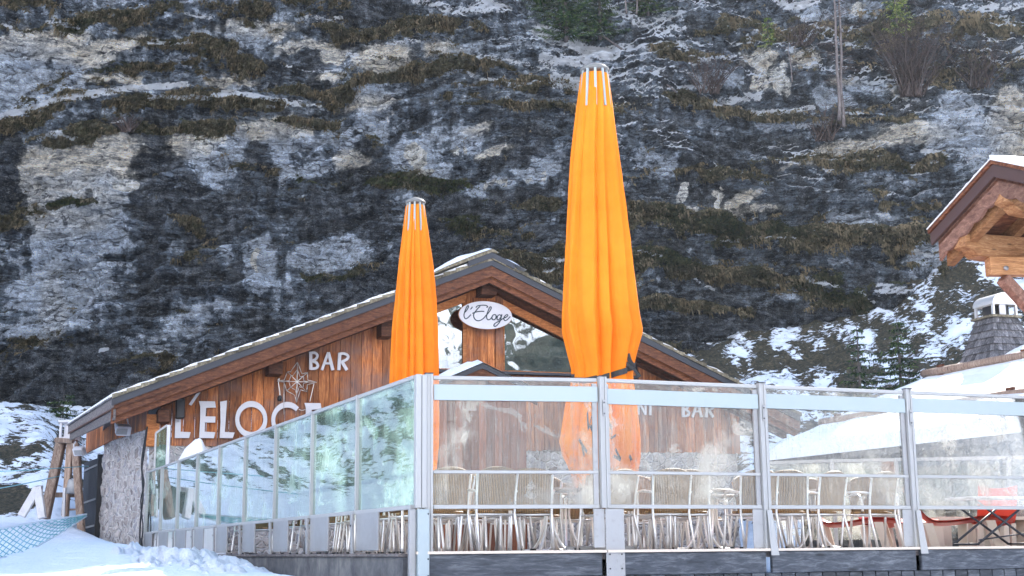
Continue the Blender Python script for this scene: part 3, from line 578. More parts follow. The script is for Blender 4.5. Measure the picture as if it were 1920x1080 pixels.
o = bpy.data.objects.new('cliff_grass', me); C.objects.link(o); prop(o, 'dry brown and olive grass hanging from the ledges of the rock face', 'grass', kind='stuff')

# ------------------------------------------------------------------ snowy ground and slopes
def ground_z(X, Y):
    left = sstep(1.0, -1.5, X + .95 + (Y - 14.5) * .43)            # 1 left of the side windbreak
    zl = np.interp(Y, [-10, 0, 14, 22, 30, 38, 41, 46, 56, 62, 75, 110], [-1.9, -1.6, -.28, .02, .30, .85, 1.9, 3.9, 6.0, 7.0, 12, 30])
    zr = np.interp(Y, [-10, 0, 12, 38, 120], [-1.9, -1.6, -1.1, -.6, -.6])
    hx_ = np.interp(X, [-8, 4, 8, 12, 15, 18, 24, 40], [5.6, 7.0, 7.9, 8.2, 8.9, 10.6, 12.5, 16])
    zr = zr + (hx_ + .6) * np.clip((Y - 38) / 18.5, 0, 1.3) ** 1.05
    z = zl * left + zr * (1 - left)
    # to the far left the hillside climbs beyond the picture
    far = np.clip((-X - 24) / 30, 0, 2.5); z = z + far * (6 + .25 * np.maximum(Y - 10, 0))
    return z
gx = np.concatenate([np.linspace(-160, -30, 70, endpoint=False), np.linspace(-30, 32, 520, endpoint=False), np.linspace(32, 120, 50)])
gy = np.concatenate([np.linspace(-60, 9, 40, endpoint=False), np.linspace(9, 36, 200, endpoint=False), np.linspace(36, 64, 260, endpoint=False), np.linspace(64, 120, 30)])
AX, AY = np.meshgrid(gx, gy); AZ = ground_z(AX, AY)
hill = sstep(38, 44, AY)
AZ = AZ + .05 * fbm(AX * .6, AY * .6, 4, 101) + hill * (.55 * fbm(AX * .22, AY * .22, 4, 103) + .22 * fbm(AX * .9, AY * .9, 4, 105)) + hill * sstep(3, 8, AX) * .25 * fbm(AX * 1.7, AY * 1.2, 3, 107)
AZ += .035 * fbm(AX * 2.2, AY * 2.2, 4, 109)
ff1, ff2, fcid = worley(AX * 1.6, AY * 1.6, 119); AZ -= .07 * (1 - sstep(.10, .24, ff1)) * (fcid > .55) * (AY < 40)
Ppx, Ppy = proj(np.stack([AX, np.maximum(AY, 1), AZ], -1))
tuft = hill * np.clip(.46 - .10 * sstep(-6, 6, AX) + .9 * fbm(AX * .8, AY * .5, 5, 111) + .25 * sstep(2, 8, AX) + .2 * fbm(AX * .2, AY * .2, 2, 113), 0, 1)
b1 = np.clip(1 - sstep(.6, 1.1, np.hypot((Ppx - 20) / 75, (Ppy - 935) / 34) + .3 * fbm(AX * .8, AY * .8, 3, 115)), 0, 1) * (AY > 30)
tuft = np.maximum(tuft, b1 * 1.2)
def m_ground():
    t = NT('snow_with_tufts'); v = t.coord(); a = t.attr('tuft')
    n = t.noise(v, 4, 6, 0.6); n2 = t.noise(v, 30, 3, 0.6); nt = t.noise(t.coord((1.3, 2.2, 2.2)), 2.6, 5, 0.7)
    f = t.ramp(t.math('ADD', a, t.math('MULTIPLY', t.math('SUBTRACT', nt, 0.5), 1.7)), [(0.50, 0.0), (0.57, 1.0)])
    e = t.ramp(t.noise(v, 9, 4, 0.7), [(0.35, (0.012, 0.02, 0.016)), (0.5, (0.05, 0.045, 0.03)), (0.68, (0.14, 0.11, 0.07))])
    c = t.mix(f, (0.80, 0.86, 0.95), e)
    h = t.math('ADD', t.math('ADD', n, t.math('MULTIPLY', n2, 0.2)), t.math('MULTIPLY', f, 0.6))
    t.bsdf(c, 0.7, normal=t.bump(h, 0.8, 0.10), spec=0.25); return t.m
ground = grid_mesh('snow_ground', AX, AY, AZ, m_ground(), {'tuft': tuft}, flip=False)
prop(ground, kind='structure')
def gz(x, y):
    i = np.argmin(np.abs(gy - y)); j = np.argmin(np.abs(gx - x)); return float(AZ[i, j])
# mountains round the valley behind and beside the viewpoint (polar sheet)
ang = np.radians(np.linspace(72, 330, 380)); rad = np.linspace(60, 440, 130)
AN, RD = np.meshgrid(ang, rad)
MX = np.sin(AN) * RD; MY = np.cos(AN) * RD
deg = np.degrees(AN); env = sstep(72, 100, deg) * sstep(332, 300, deg)
ris = np.clip((RD - 70) / 330, 0, 1)
rid = 1 - np.abs(fbm(MX * .008, MY * .008, 5, 201)) * 2
MZ = -3 + env * ris ** 1.2 * (150 + 110 * rid + 40 * fbm(MX * .02, MY * .02, 4, 203)) + env * ris * 14 * fbm(MX * .05, MY * .05, 4, 205)
frst = np.clip(.42 - MZ / 230 + .9 * fbm(MX * .012, MY * .012, 4, 207), 0, 1)
def m_mount():
    t = NT('sunlit_mountain_snow'); v = t.coord(); a = t.attr('forest'); n = t.noise(v, .05, 8, 0.75); n2 = t.noise(v, .22, 4, 0.7)
    f = t.ramp(t.math('ADD', a, t.math('ADD', t.math('MULTIPLY', t.math('SUBTRACT', n, 0.5), 1.6), t.math('MULTIPLY', t.math('SUBTRACT', n2, 0.5), 1.0))), [(0.48, 0.0), (0.56, 1.0)])
    c = t.mix(f, (0.88, 0.88, 0.9), t.ramp(n2, [(0.4, (0.03, 0.045, 0.035)), (0.65, (0.11, 0.11, 0.085))]))
    t.bsdf(c, 0.8, normal=t.bump(n, 0.8, 4.0), spec=0.2); return t.m
mo = grid_mesh('mountains', MX, MY, MZ, m_mount(), {'forest': frst}); prop(mo, kind='structure'); print('MTN', MZ.max(), MZ.min(), AZ.max(), AZ.min())
# ------------------------------------------------------------------ terrace
VD = Vector((.95, .312, 0)).normalized()          # along the chalet front, to the right
UD = Vector((-VD.y, VD.x, 0))                     # away from the viewer, along the side fence (a quarter turn)
SD = Vector((-.397, .918, 0)).normalized()        # side windbreak direction
Zv = Vector((0, 0, 1))
def H(px, py, Y): return at(px, py, Y).z
TOP = 1.84
FX = [at(803, 900, 14.5).x, at(1130, 900, 14.88).x, at(1431, 900, 15.62).x, at(1708, 900, 16.36).x, at(1708, 900, 16.36).x + 1.85]
FY = [14.5, 14.88, 15.62, 16.36, 17.08]
FP = [Vector((x, y, 0)) for x, y in zip(FX, FY)]
CO = Vector((at(779, 900, 14.42).x, 14.42, 0))    # outer corner
SP = [CO + SD * (2.04 * k) for k in range(10)]
ter = thing('terrace', 'raised timber deck on a dark board and concrete plinth behind the glass windbreak', 'terrace', (0, 15, -1))
deck = MB()
corner_far = SP[9] + SD * 1.2
poly = [CO, FP[1], FP[2], FP[3], FP[4], FP[4] + Vector((6, 2.3, 0)), FP[4] + Vector((4.5, 17, 0)), corner_far + VD * 16, corner_far]
deck.prism([p + Zv * -.10 for p in poly], (0, 0, .075)); deck.build('deck_boards', M['grey_wood'], ter)
e = MB()
for a, b in zip([CO] + FP[1:], FP[1:] + [FP[4] + Vector((5.5, 2.1, 0))]):
    d = (b - a).normalized(); n = Vector((d.y, -d.x, 0)); e.tone = random.random()
    e.bar(a + n * .02 + Zv * -.017, b + n * .02 + Zv * -.017, .16, .028)
e.build('deck_nosing', M['beige'], ter)
k = 0
for a, b in zip([CO] + FP[1:], FP[1:] + [FP[4] + Vector((5.5, 2.1, 0))]):
    f = MB(); d = (b - a).normalized(); n = Vector((d.y, -d.x, 0))
    f.tone = .35 + .1 * k; f.bar(a + n * .03 - Zv * .152 + d * .04, b + n * .03 - Zv * .152 - d * .04, .06, .235)
    f.build('fascia_board', M['dark_wood'], ter, bevel=.006); k += 1
    L = (b - a).length; m = MB(); c = 0
    while c < L:
        m.tone = random.random() * .8; m.bar(a + d * (c + .085) + n * .0 - Zv * .275, a + d * (c + .085) + n * .0 - Zv * 1.4, .165, .04, up=n); c += .18
    m.build('plinth_cladding', M['dark_wood'], ter)
w = MB(); a = CO + SD * .1; b = SP[9] + SD * 1.0
w.bar(a + Zv * -.75, b + Zv * -.75, .2, 1.38); w.build('concrete_plinth', M['concrete'], ter)
w = MB(); w.bar(a + Zv * -.038 - VD * .02, b + Zv * -.038 - VD * .02, .26, .03); w.build('plinth_coping', M['grey_wood'], ter)

# ------------------------------------------------------------------ front windbreak
fw = thing('glass_windbreak', 'front glass windbreak with pale blue-white top bands and dirt spattered panes', 'windbreak', (FP[0].x, FP[0].y, -.02))
def upright(p, d, n, z0, z1, parent, mat='alu'):
    # extruded profile: two ribs and a groove
    m = MB()
    for o_, w_, t_ in ((-.030, .022, .075), (0, .034, .055), (.030, .022, .075)):
        m.bar(p + d * o_ + Zv * z0, p + d * o_ + Zv * z1, w_, t_, up=n)
    m.build('post', M[mat], parent)
for i in range(4):
    a, b = FP[i], FP[i + 1]; d = (b - a).normalized(); n = Vector((d.y, -d.x, 0)); L = (b - a).length
    dz = -.012 * i
    s_ = .05; A = a + d * s_; B = b - d * s_
    g = MB(); q0 = [A + Zv * .45, B + Zv * .45, B + Zv * (TOP - .03), A + Zv * (TOP - .03)]
    g.prism([p + n * .004 for p in q0], n * -.008); pane = g.build('glass_pane', M['glass_front'], fw)
    r = MB(); r.bar(A + Zv * (TOP - .02), B + Zv * (TOP - .02), .055, .04)
    r.build('top_rail', M['alu'], fw, bevel=.004)
    zt = TOP - .095 - (.03 if i else 0) - dz; h = .168
    r = MB(); r.bar(A + d * .0 + n * .035 + Zv * (zt - h / 2), B - d * (.0) + n * .035 + Zv * (zt - h / 2), .028, h); r.build('top_band', M['band'], fw, bevel=.004)
    r = MB(); r.bar(A + Zv * .82 + n * .02, B + Zv * .82 + n * .02, .035, .032); r.build('middle_rail', M['alu'], fw, bevel=.003)
    r = MB(); r.bar(A + Zv * .455 + n * .01, B + Zv * .455 + n * .01, .06, .042); r.build('lower_rail', M['alu'], fw, bevel=.004)
    if i > 0:
        r = MB(); r.bar(A + d * .015 + Zv * .47 + n * .012, A + d * .015 + Zv * (TOP - .06) + n * .012, .03, .03, up=n); r.build('pane_frame', M['alu'], fw)
    r = MB(); r.bar(B - d * .03 + Zv * .47 + n * .012, B - d * .03 + Zv * (TOP - .06) + n * .012, .055, .03, up=n); r.build('pane_frame', M['sheet'], fw)
for i, p in enumerate(FP):
    j = min(i, 3); d = (FP[j + 1] - FP[j]).normalized(); n = Vector((d.y, -d.x, 0))
    upright(p + n * .03, d, n, -.01 if i in (0, 2, 3) else .44, TOP + .015, fw)
    cp = MB(); cp.bar(p + n * .03 + Zv * (TOP + .016), p + n * .03 + Zv * (TOP + .026), .085, .09, up=n); cp.build('post_cap', M['black'], fw)
    if i in (1, 2, 3):
        h_ = MB(); h_.bar(p + n * .075 + Zv * 1.42, p + n * .075 + Zv * 1.60, .03, .008, up=n); h_.build('hinge', M['sheet'], fw)
        for zz in (1.45, 1.57):
            sc = MB(); sc.tube([p + n * .078 + Zv * zz, p + n * .086 + Zv * zz], .008, 8); sc.build('screw', M['black'], fw)
    if i == 1:
        c_ = MB(); c_.bar(p + d * .10 + n * .07 + Zv * .43, p + d * .10 + n * .07 - Zv * .55, .22, .012, up=n); c_.build('post_cover', M['sheet'], fw, bevel=.003)
        c_ = MB(); c_.bar(p - d * .075 + n * .05 + Zv * .43, p - d * .075 + n * .05 + Zv * .02, .13, .012, up=n); c_.build('side_plate', M['sheet'], fw, bevel=.003)
        sc = MB()
        for zz in (-.05, -.2): 
            for xx in (.03, .17): sc.tube([p + d * xx + n * .078 + Zv * zz, p + d * xx + n * .084 + Zv * zz], .009, 8)
        sc.build('screw', M['black'], fw)
    if i in (2, 3):
        c_ = MB(); c_.bar(p - d * .10 + n * .03 + Zv * .43, p - d * .10 + n * .03 + Zv * .0, .15, .012, up=n); c_.build('side_plate', M['sheet'], fw, bevel=.003)
        c_ = MB(); c_.prism([p - d * .02 + n * .08 + Zv * .42, p + d * .04 + n * .08 + Zv * .42, p + d * .10 + n * .10 - Zv * .08, p + d * .0 + n * .10 - Zv * .08], n * .012); c_.build('foot_bracket', M['alu'], fw)
# ------------------------------------------------------------------ side windbreak
sw = thing('glass_windbreak', 'long receding side windbreak of greenish glass with grey metal skirt plates', 'windbreak', (CO.x, CO.y, -.02))
nS = Vector((-SD.y, SD.x, 0)); 
if nS.x > 0: nS = -nS
cpost = MB()
cpost.bar(CO + VD * .022 + Zv * .44, CO + VD * .022 + Zv * (TOP + .005), .060, .10, up=UD); cpost.bar(CO + VD * .084 + Zv * .44, CO + VD * .084 + Zv * (TOP + .002), .054, .09, up=UD)
cpost.build('corner_post', M['alu'], sw, bevel=.006)
cc = MB(); cc.bar(CO + VD * .065 - UD * .06 + Zv * .43, CO + VD * .065 - UD * .06 - Zv * .7, .12, .10, up=UD); cc.build('corner_cover', M['band'], sw, bevel=.006)
cc = MB(); cc.bar(CO - VD * .035 - UD * .0 + Zv * .43, CO - VD * .035 - Zv * .7, .07, .08, up=UD); cc.build('corner_cover', M['sheet'], sw, bevel=.006)
sc = MB()
for zz in (-.08, -.25, .38): sc.tube([CO + VD * .11 - UD * .11 + Zv * zz, CO + VD * .11 - UD * .118 + Zv * zz], .009, 8)
sc.build('screw', M['black'], sw)
for i in range(9):
    a, b = SP[i], SP[i + 1]; d = SD
    A = a + d * .05; B = b - d * .03
    g = MB(); q0 = [A + Zv * .47, B + Zv * .47, B + Zv * (TOP - .03), A + Zv * (TOP - .03)]
    g.prism([p + nS * .004 for p in q0], nS * -.008); g.build('glass_pane', M['glass_side'], sw)
    g = MB(); q0 = [A + Zv * (TOP - .28), B + Zv * (TOP - .28), B + Zv * (TOP - .10), A + Zv * (TOP - .10)]
    g.prism([p - nS * .02 for p in q0], nS * -.02); g.build('top_band', M['frost'], sw)
    for nm, z, ww, hh, off in (('top_rail', TOP - .02, .05, .04, 0), ('middle_rail', .82, .03, .028, -.03), ('lower_rail', .455, .06, .045, 0.01)):
        r = MB(); r.bar(A + Zv * z + nS * off, B + Zv * z + nS * off, ww, hh); r.build(nm, M['alu'], sw, bevel=.003)
    r = MB(); r.bar(b + nS * .01 + Zv * .43, b + nS * .01 + Zv * TOP, .045, .06, up=nS); r.build('post', M['alu'], sw, bevel=.003)
    r = MB(); r.bar(b + nS * .075 + Zv * .44, b + nS * .045 - Zv * (.5), .075, .03, up=nS); r.build('post_cover', M['sheet'], sw, bevel=.003)
    sc = MB()
    for zz in (.3, -.06, -.3): sc.tube([b + nS * .085 + Zv * zz, b + nS * .095 + Zv * zz], .010, 8)
    sc.build('screw', M['black'], sw)
    L = 2.04; w0 = .42 if i < 6 else .55
    c0 = b - d * (L * w0 + .04); sk_ = MB(); sk_.bar(c0 + nS * .03 + Zv * .225, b - d * .04 + nS * .03 + Zv * .225, .02, .43, up=(0, 0, 1)); sk_.build('skirt_plate', M['sheet'], sw, bevel=.003)
# little glass return near the chalet
gs = thing('glass_screen', 'narrow glass screen with a white post in front of the stone wall corner', 'screen', (at(313, 870, 30.6).x, 30.6, -.02))
p1 = at(313, 900, 30.6); p1.z = 0; p0_ = at(289, 900, 30.6); p0_.z = 0; zt = H(313, 797, 30.6)
m = MB(); m.bar(p1, p1 + Zv * zt, .07, .06, up=(0, 1, 0)); m.build('post', M['white'], gs)
zl = H(289, 812, 30.6); m = MB(); m.prism([p0_ + Zv * 1.0, p1 + Zv * 1.0 - Vector((.05, 0, 0)), p1 + Zv * (zt - .05) - Vector((.05, 0, 0)), p0_ + Zv * zl], (0, .01, 0)); m.build('glass_pane', M['glass_side'], gs)
m = MB(); m.bar(p0_ + Zv * zl, p1 + Zv * zt - Vector((.04, 0, 0)), .04, .04); m.bar(p0_, p0_ + Zv * zl, .04, .04, up=(0, 1, 0)); m.build('frame', M['alu'], gs)

# low balustrade at the far right side of the deck, seen through the panes
bl = thing('glass_windbreak', 'low inner glass balustrade crossing the far right side of the deck', 'windbreak', (5.2, 22.0, -.02))
q = [at(1440, 868, 23.5), at(1560, 864, 23.0), at(1680, 862, 22.5), at(1890, 858, 21.0), at(2100, 852, 19.6)]
for a, b in zip(q[:-1], q[1:]):
    d = (b - a).normalized(); r = MB(); r.bar(a, b, .05, .05); r.build('top_rail', M['alu'], bl)
    a0 = Vector((a.x, a.y, .12)); b0 = Vector((b.x, b.y, .12)); r = MB(); r.prism([a0, b0, b - Zv * .03, a - Zv * .03], Vector((d.y, -d.x, 0)) * .01); r.build('glass_pane', M['glass_front'], bl)
for a in q: 
    r = MB(); r.bar((a.x, a.y, -.02), (a.x, a.y, a.z + .03), .06, .06, up=(0, 1, 0)); r.build('post', M['alu'], bl)

# ------------------------------------------------------------------ closed parasols
def parasol(base, prof, cap_r, top, folds, label, seed, twist=.25, letters=False, tie=None):
    # prof: list of (height, half width, x shift)
    rnd = random.Random(seed); t = thing('closed_parasol', label, 'parasol', base, 0, 'closed orange parasols on the terrace')
    B = Vector(base); hs = [p[0] for p in prof]; ws = [p[1] for p in prof]; cs = [p[2] for p in prof]
    nz, na = 80, 300; nf = max(folds) + 3; cuts = [0.0]
    for _ in range(nf): cuts.append(cuts[-1] + rnd.uniform(.5, 1.6))
    cuts = [c * 2 * PI / cuts[-1] for c in cuts]; hgt = [rnd.uniform(.2, 1.6) for _ in cuts]
    def rad(th, z, u):
        w = np.interp(z, hs, ws); s_ = 0
        tw = twist * u
        a_ = (th + tw + .07 * math.sin(1.0 * z + seed) + .02 * math.sin(2.9 * z)) % (2 * PI)
        for k in range(len(cuts) - 1):
            if cuts[k] <= a_ < cuts[k + 1]: break
        q = (a_ - cuts[k]) / (cuts[k + 1] - cuts[k]); dr = min(.22, .07 / (cuts[k + 1] - cuts[k]))
        s_ = (q / (1 - dr)) ** .75 if q < 1 - dr else (1 - q) / dr     # each fold swells, then tucks sharply under the next
        depth = (.15 + .17 * hgt[k]) * (1 + .15 * math.sin(z * 1.6 + 3 * k)) * (.55 + .45 * u)
        rr = w * (1 - depth + depth * float(s_) + .02 * math.sin(a_ * 13 + z * 2))
        rr *= 1 - .015 * math.sin(th * 3 + z * 2 + seed)
        return float(rr)
    ztop = prof[-1][0]; zb = prof[0][0]
    vs = []; fs = []
    for i in range(nz):
        u = 1 - i / (nz - 1); z0 = zb + (ztop - zb) * i / (nz - 1)
        for j in range(na):
            th = 2 * PI * j / na; r_ = rad(th, z0, u); hem = (.10 * math.sin(5 * th + seed) + .07 * math.sin(11 * th)) * max(0, (1 - i / 8.0))
            vs.append(B + Vector((np.interp(z0, hs, cs) + r_ * math.cos(th), r_ * math.sin(th) * .85, z0 + hem)))
    for i in range(nz - 1):
        for j in range(na): fs.append((i * na + j, i * na + (j + 1) % na, (i + 1) * na + (j + 1) % na, (i + 1) * na + j))
    m = MB(); m.add(vs, fs, True); can = m.build('canopy', M['orange'], t)
    m = MB(); m.tube([B, B + Zv * (top - .02)], .055, 16); m.build('pole', M['alu'], t)
    m = MB(); m.lathe(B + Zv * (top - .06) + Vector((cs[-1], 0, 0)), [(0, .10), (cap_r * .35, .09), (cap_r * .8, .055), (cap_r, .02), (cap_r * .98, 0), (cap_r * .6, -.01), (0, -.01)], 32); m.build('cap', M['grey_cap'], t)
    for k in range(10):
        a = 2 * PI * k / 10 + .3; r0_ = ws[-1] * .96; r1_ = ws[-1] * 1.05; c_ = Vector((cs[-1], 0, 0)); m = MB()
        m.bar(B + c_ + Vector((r0_ * .9 * math.cos(a), r0_ * .9 * math.sin(a), top - .05)), B + c_ + Vector((r1_ * 1.04 * math.cos(a), r1_ * .92 * math.sin(a), ztop - .45)), .030, .022, up=(math.cos(a), math.sin(a), 0)); m.build('rib', M['band'], t)
    for k in range(2): pass
    m = MB(); m.box(B + Zv * .03, (.8, .8, .06)); m.build('base_plate', M['sheet'], t)
    if tie:
        m = MB(); path = []
        for j in range(49):
            th = 2 * PI * j / 48; z = tie + .10 * math.sin(th * 1 + .4) * (1 if math.sin(th) < 0 else .3) + .04 * math.sin(th + 1.5); r_ = rad(th, z, 1 - (z - zb) / (ztop - zb)) + .012
            path.append(B + Vector((np.interp(z, hs, cs) + r_ * math.cos(th), r_ * math.sin(th) * .85, z)))
        for a, b in zip(path[:-1], path[1:]):
            m.hexa([a + Zv * .032, a - Zv * .032, b - Zv * .032, b + Zv * .032], [Vector(((a.x - B.x) * 1.03 + B.x, (a.y - B.y) * 1.03 + B.y, a.z + .032)), Vector(((a.x - B.x) * 1.03 + B.x, (a.y - B.y) * 1.03 + B.y, a.z - .032)), Vector(((b.x - B.x) * 1.03 + B.x, (b.y - B.y) * 1.03 + B.y, b.z - .032)), Vector(((b.x - B.x) * 1.03 + B.x, (b.y - B.y) * 1.03 + B.y, b.z + .032))])
        m.build('tie_strap', M['black'], t)
        kk = path[45] + Vector((0.02, -.06, 0)); m = MB()
        m.ribbon([kk, kk + Vector((-.05, -.02, .08)), kk + Vector((-.07, -.01, .16))], .05, (0, .006, 0), (0, -1, 0)); m.ribbon([kk + Vector((-.1, -.03, .05)), kk + Vector((.0, -.03, -.02)), kk + Vector((.07, 0, -.12))], .045, (0, .006, 0), (0, -1, 0)); m.build('strap_end', M['black'], t)
        m = MB(); m.tube([p + Zv * .03 for p in path[26:46]], .006, 6); m.build('cord', M['spruce'], t)
    if letters:
        m = MB(); rr = random.Random(3)
        strokes = [((-2.05, 1.62), (-1.95, 1.40), (-1.85, 1.62)), ((-1.9, 1.45), (-1.78, 1.36)), ((-2.25, 1.30), (-2.0, 1.14)), ((-2.1, 1.10), (-2.15, 1.22)), ((-1.45, 1.52), (-1.30, 1.35), (-1.38, 1.28)), ((-1.35, 1.28), (-1.12, 1.34)), ((-1.52, 1.40), (-1.60, 1.30)), ((-1.15, 1.18), (-1.02, 1.05), (-1.2, 1.1)), ((-.85, 1.10), (-.75, 1.0)), ((-.8, .95), (-.7, .84)), ((-1.5, 1.0), (-1.35, .90)), ((-1.45, .82), (-1.55, .76)), ((-1.05, .92), (-1.12, .84)), ((-.72, 1.22), (-.66, 1.10))]
        for s_ in strokes:
            P_ = []
            for (a0, z0), (a1, z1) in zip(s_[:-1], s_[1:]):
                for q_ in range(5):
                    f_ = q_ / 5; P_.append((a0 + (a1 - a0) * f_, z0 + (z1 - z0) * f_))
            P_.append(s_[-1]); L_ = []; R_ = []
            for (a, z) in P_:
                for lst, dd in ((L_, -.018), (R_, .018)):
                    za = z + dd; r_ = rad(a, za, 1 - (za - zb) / (ztop - zb)) + .006; lst.append(B + Vector((np.interp(za, hs, cs) + r_ * math.cos(a + dd), r_ * math.sin(a + dd) * .85 - .004, za)))
            n_ = len(L_); m.add(L_ + R_, [(i_, i_ + 1, n_ + i_ + 1, n_ + i_) for i_ in range(n_ - 1)])
        m.build('printed_lettering', M['ink'], t)
    return t
Yb = 16.4
def pr(Y, bx_, rows):  # rows of (py, left px, right px)
    out = []
    for (py, l, r) in rows:
        c = at((l + r) / 2, py, Y); out.append((c.z, abs(at(r, py, Y).x - at(l, py, Y).x) / 2 * 1.06, c.x - bx_))
    return out[::-1]
bxx = at(1122, 1030, Yb).x
parasol((bxx, Yb, -.02), [(a + .02, b, c) for a, b, c in pr(Yb, bxx, [(140, 1090, 1140), (200, 1083, 1148), (300, 1073, 1160), (400, 1066, 1172), (500, 1059, 1186), (590, 1056, 1197), (620, 1057, 1203), (660, 1067, 1192), (695, 1076, 1184), (720, 1074, 1186), (760, 1064, 1192), (830, 1053, 1198), (860, 1057, 1197), (890, 1072, 1190)])],
        .185, H(1115, 128, Yb) + .04, [5, 7, 9], 'tall orange closed parasol tied with a black strap near its foot', 4, .35, True, H(1130, 698, Yb) + .02)
Ys = 22.0; bxs = at(779, 1030, Ys).x
parasol((bxs, Ys, -.02), [(a + .02, b, c) for a, b, c in pr(Ys, bxs, [(386, 762, 796), (430, 757, 802), (500, 748, 811), (560, 742, 816), (620, 736, 820), (680, 734, 823), (740, 733, 823), (790, 732, 822), (840, 736, 820), (875, 742, 817)])],
        .17, H(777, 377, Ys) + .04, [6, 8, 11], 'smaller orange closed parasol standing behind the corner post of the windbreak', 9, .15)
# ------------------------------------------------------------------ chalet
C0 = Vector((at(277, 900, 31.6).x, 31.6, 0)); nF = Vector((VD.y, -VD.x, 0))
ch = thing('chalet', 'brown timber restaurant chalet with a wide gabled roof and stone base', 'chalet', (C0.x, C0.y, 0))
def F(t, z, out=0.0): return C0 + VD * t + nF * out + Zv * z
def fp(px, py, out=0.0):       # photograph point -> (t, z) on the front plane moved out by `out`
    P = on_plane(px, py, C0 + nF * out, nF); r = P - C0; return r.dot(VD), P.z
OUT = 1.05
tA, zA = fp(922, 484, OUT); tL, zL = fp(210, 745, OUT); tR0, zR0 = fp(1392, 722, OUT)
slope = (zA - zL) / (tA - tL); slopeR = (zA - zR0) / (tR0 - tA)
tR = tA + (zA - zL) / slopeR
print('GABLE', tA, zA, tL, zL, tR, slope, slopeR)
def roof_z(t): return zA - (tA - t) * slope if t < tA else zA - (t - tA) * slopeR
BACK = 9.0
def lay(name, mat, dz0, dz1, out0, out1, t0=None, t1=None, parent=None, tone=.5, ext=0.0):
    """a band running under both roof slopes, from roof line - dz0 down to - dz1, between two distances from the wall"""
    obs = []
    for side in (0, 1):
        a, b = ((tL - ext, tA) if side == 0 else (tA, tR + ext))
        if side == 0 and t0 is not None: a = t0
        if side == 1 and t1 is not None: b = t1
        m = MB(); m.tone = tone + .15 * side
        q0 = [F(a, roof_z(a) - dz0, out0), F(b, roof_z(b) - dz0, out0), F(b, roof_z(b) - dz1, out0), F(a, roof_z(a) - dz1, out0)]
        q1 = [F(a, roof_z(a) - dz0, out1), F(b, roof_z(b) - dz0, out1), F(b, roof_z(b) - dz1, out1), F(a, roof_z(a) - dz1, out1)]
        m.hexa(q0, q1); obs.append(m.build(name, M[mat], parent or ch))
    return obs
lay('roof_edge_flashing', 'slate_metal', .03, .185, OUT, OUT - .05)
lay('barge_board', 'beam', .187, .45, OUT - .04, OUT - .09, tone=.45)
lay('barge_moulding', 'beam', .44, .59, OUT - .16, OUT - .24, tone=.8)
lay('barge_bead', 'trim', .425, .46, OUT - .11, OUT - .155, tone=.1)
roofs = lay('roof', 'shingle', -.02, .20, OUT - .06, -BACK)
lay('soffit_boards', 'beam', .42, .46, OUT - .25, -.1, tone=.1)
lay('wall_plate', 'beam', .46, .56, .30, .05, t0=fp(285, 770)[0], tone=.15)
# shingle courses showing at the verge, with their thin snow
for side, roof in enumerate(roofs):
    m = MB(); s_ = MB(); rr = random.Random(5 + side)
    a, b = (tL, tA) if side == 0 else (tA, tR); L = abs(b - a); n = int(L / .30)
    for k in range(n):
        t0 = a + (b - a) * k / n; t1 = a + (b - a) * (k + 1) / n + .05
        lift0, lift1 = (.07, .01) if side == 0 else (.01, .07)
        if side == 0: lift0, lift1 = .075, .02
        else: lift0, lift1 = .02, .075
        m.tone = rr.random(); o_ = rr.uniform(-.02, .03)
        for w in range(2):
            oo = OUT + .02 + o_ - w * .30
            m.hexa([F(t0, roof_z(t0) + lift0, oo), F(t1, roof_z(t1) + lift1, oo), F(t1, roof_z(t1) - .03, oo), F(t0, roof_z(t0) - .03, oo)],
                   [F(t0, roof_z(t0) + lift0, oo - .29), F(t1, roof_z(t1) + lift1, oo - .29), F(t1, roof_z(t1) - .03, oo - .29), F(t0, roof_z(t0) - .03, oo - .29)])
    m.build('shingle_course', M['moss_shingle'], roof)
    nn = 150; vs = []; fs = []; ds = np.linspace(0, 1, 14)
    for k in range(nn + 1):
        t = a + (b - a) * k / nn
        for j, dd in enumerate(ds):
            oo = OUT - .02 - dd * (BACK + .8) + .04 * math.sin(t * 9); th = float(.085 + .05 * perlin(np.array(t * 1.3), np.array(dd * 8.0), 7) + .03 * perlin(np.array(t * 4.3), np.array(dd * 20.0), 8))
            if side == 1: th = th * .8 - .03 + .07 * float(perlin(np.array(t * 1.9), np.array(dd * 3.0), 17))
            if j == 0: th *= .55
            vs.append(F(t, roof_z(t) + .045 + max(th, -.02), oo))
    w_ = len(ds)
    for k in range(nn):
        for j in range(w_ - 1): fs.append((k * w_ + j, (k + 1) * w_ + j, (k + 1) * w_ + j + 1, k * w_ + j + 1))
    for k in range(nn + 1): vs.append(F(a + (b - a) * k / nn, roof_z(a + (b - a) * k / nn) + .03, OUT - .03))
    e0 = (nn + 1) * w_
    for k in range(nn): fs.append((k * w_, (k + 1) * w_, e0 + k + 1, e0 + k))
    s_.add(vs, fs, True); s_.build('snow_cover', M['roof_snow'], roof)
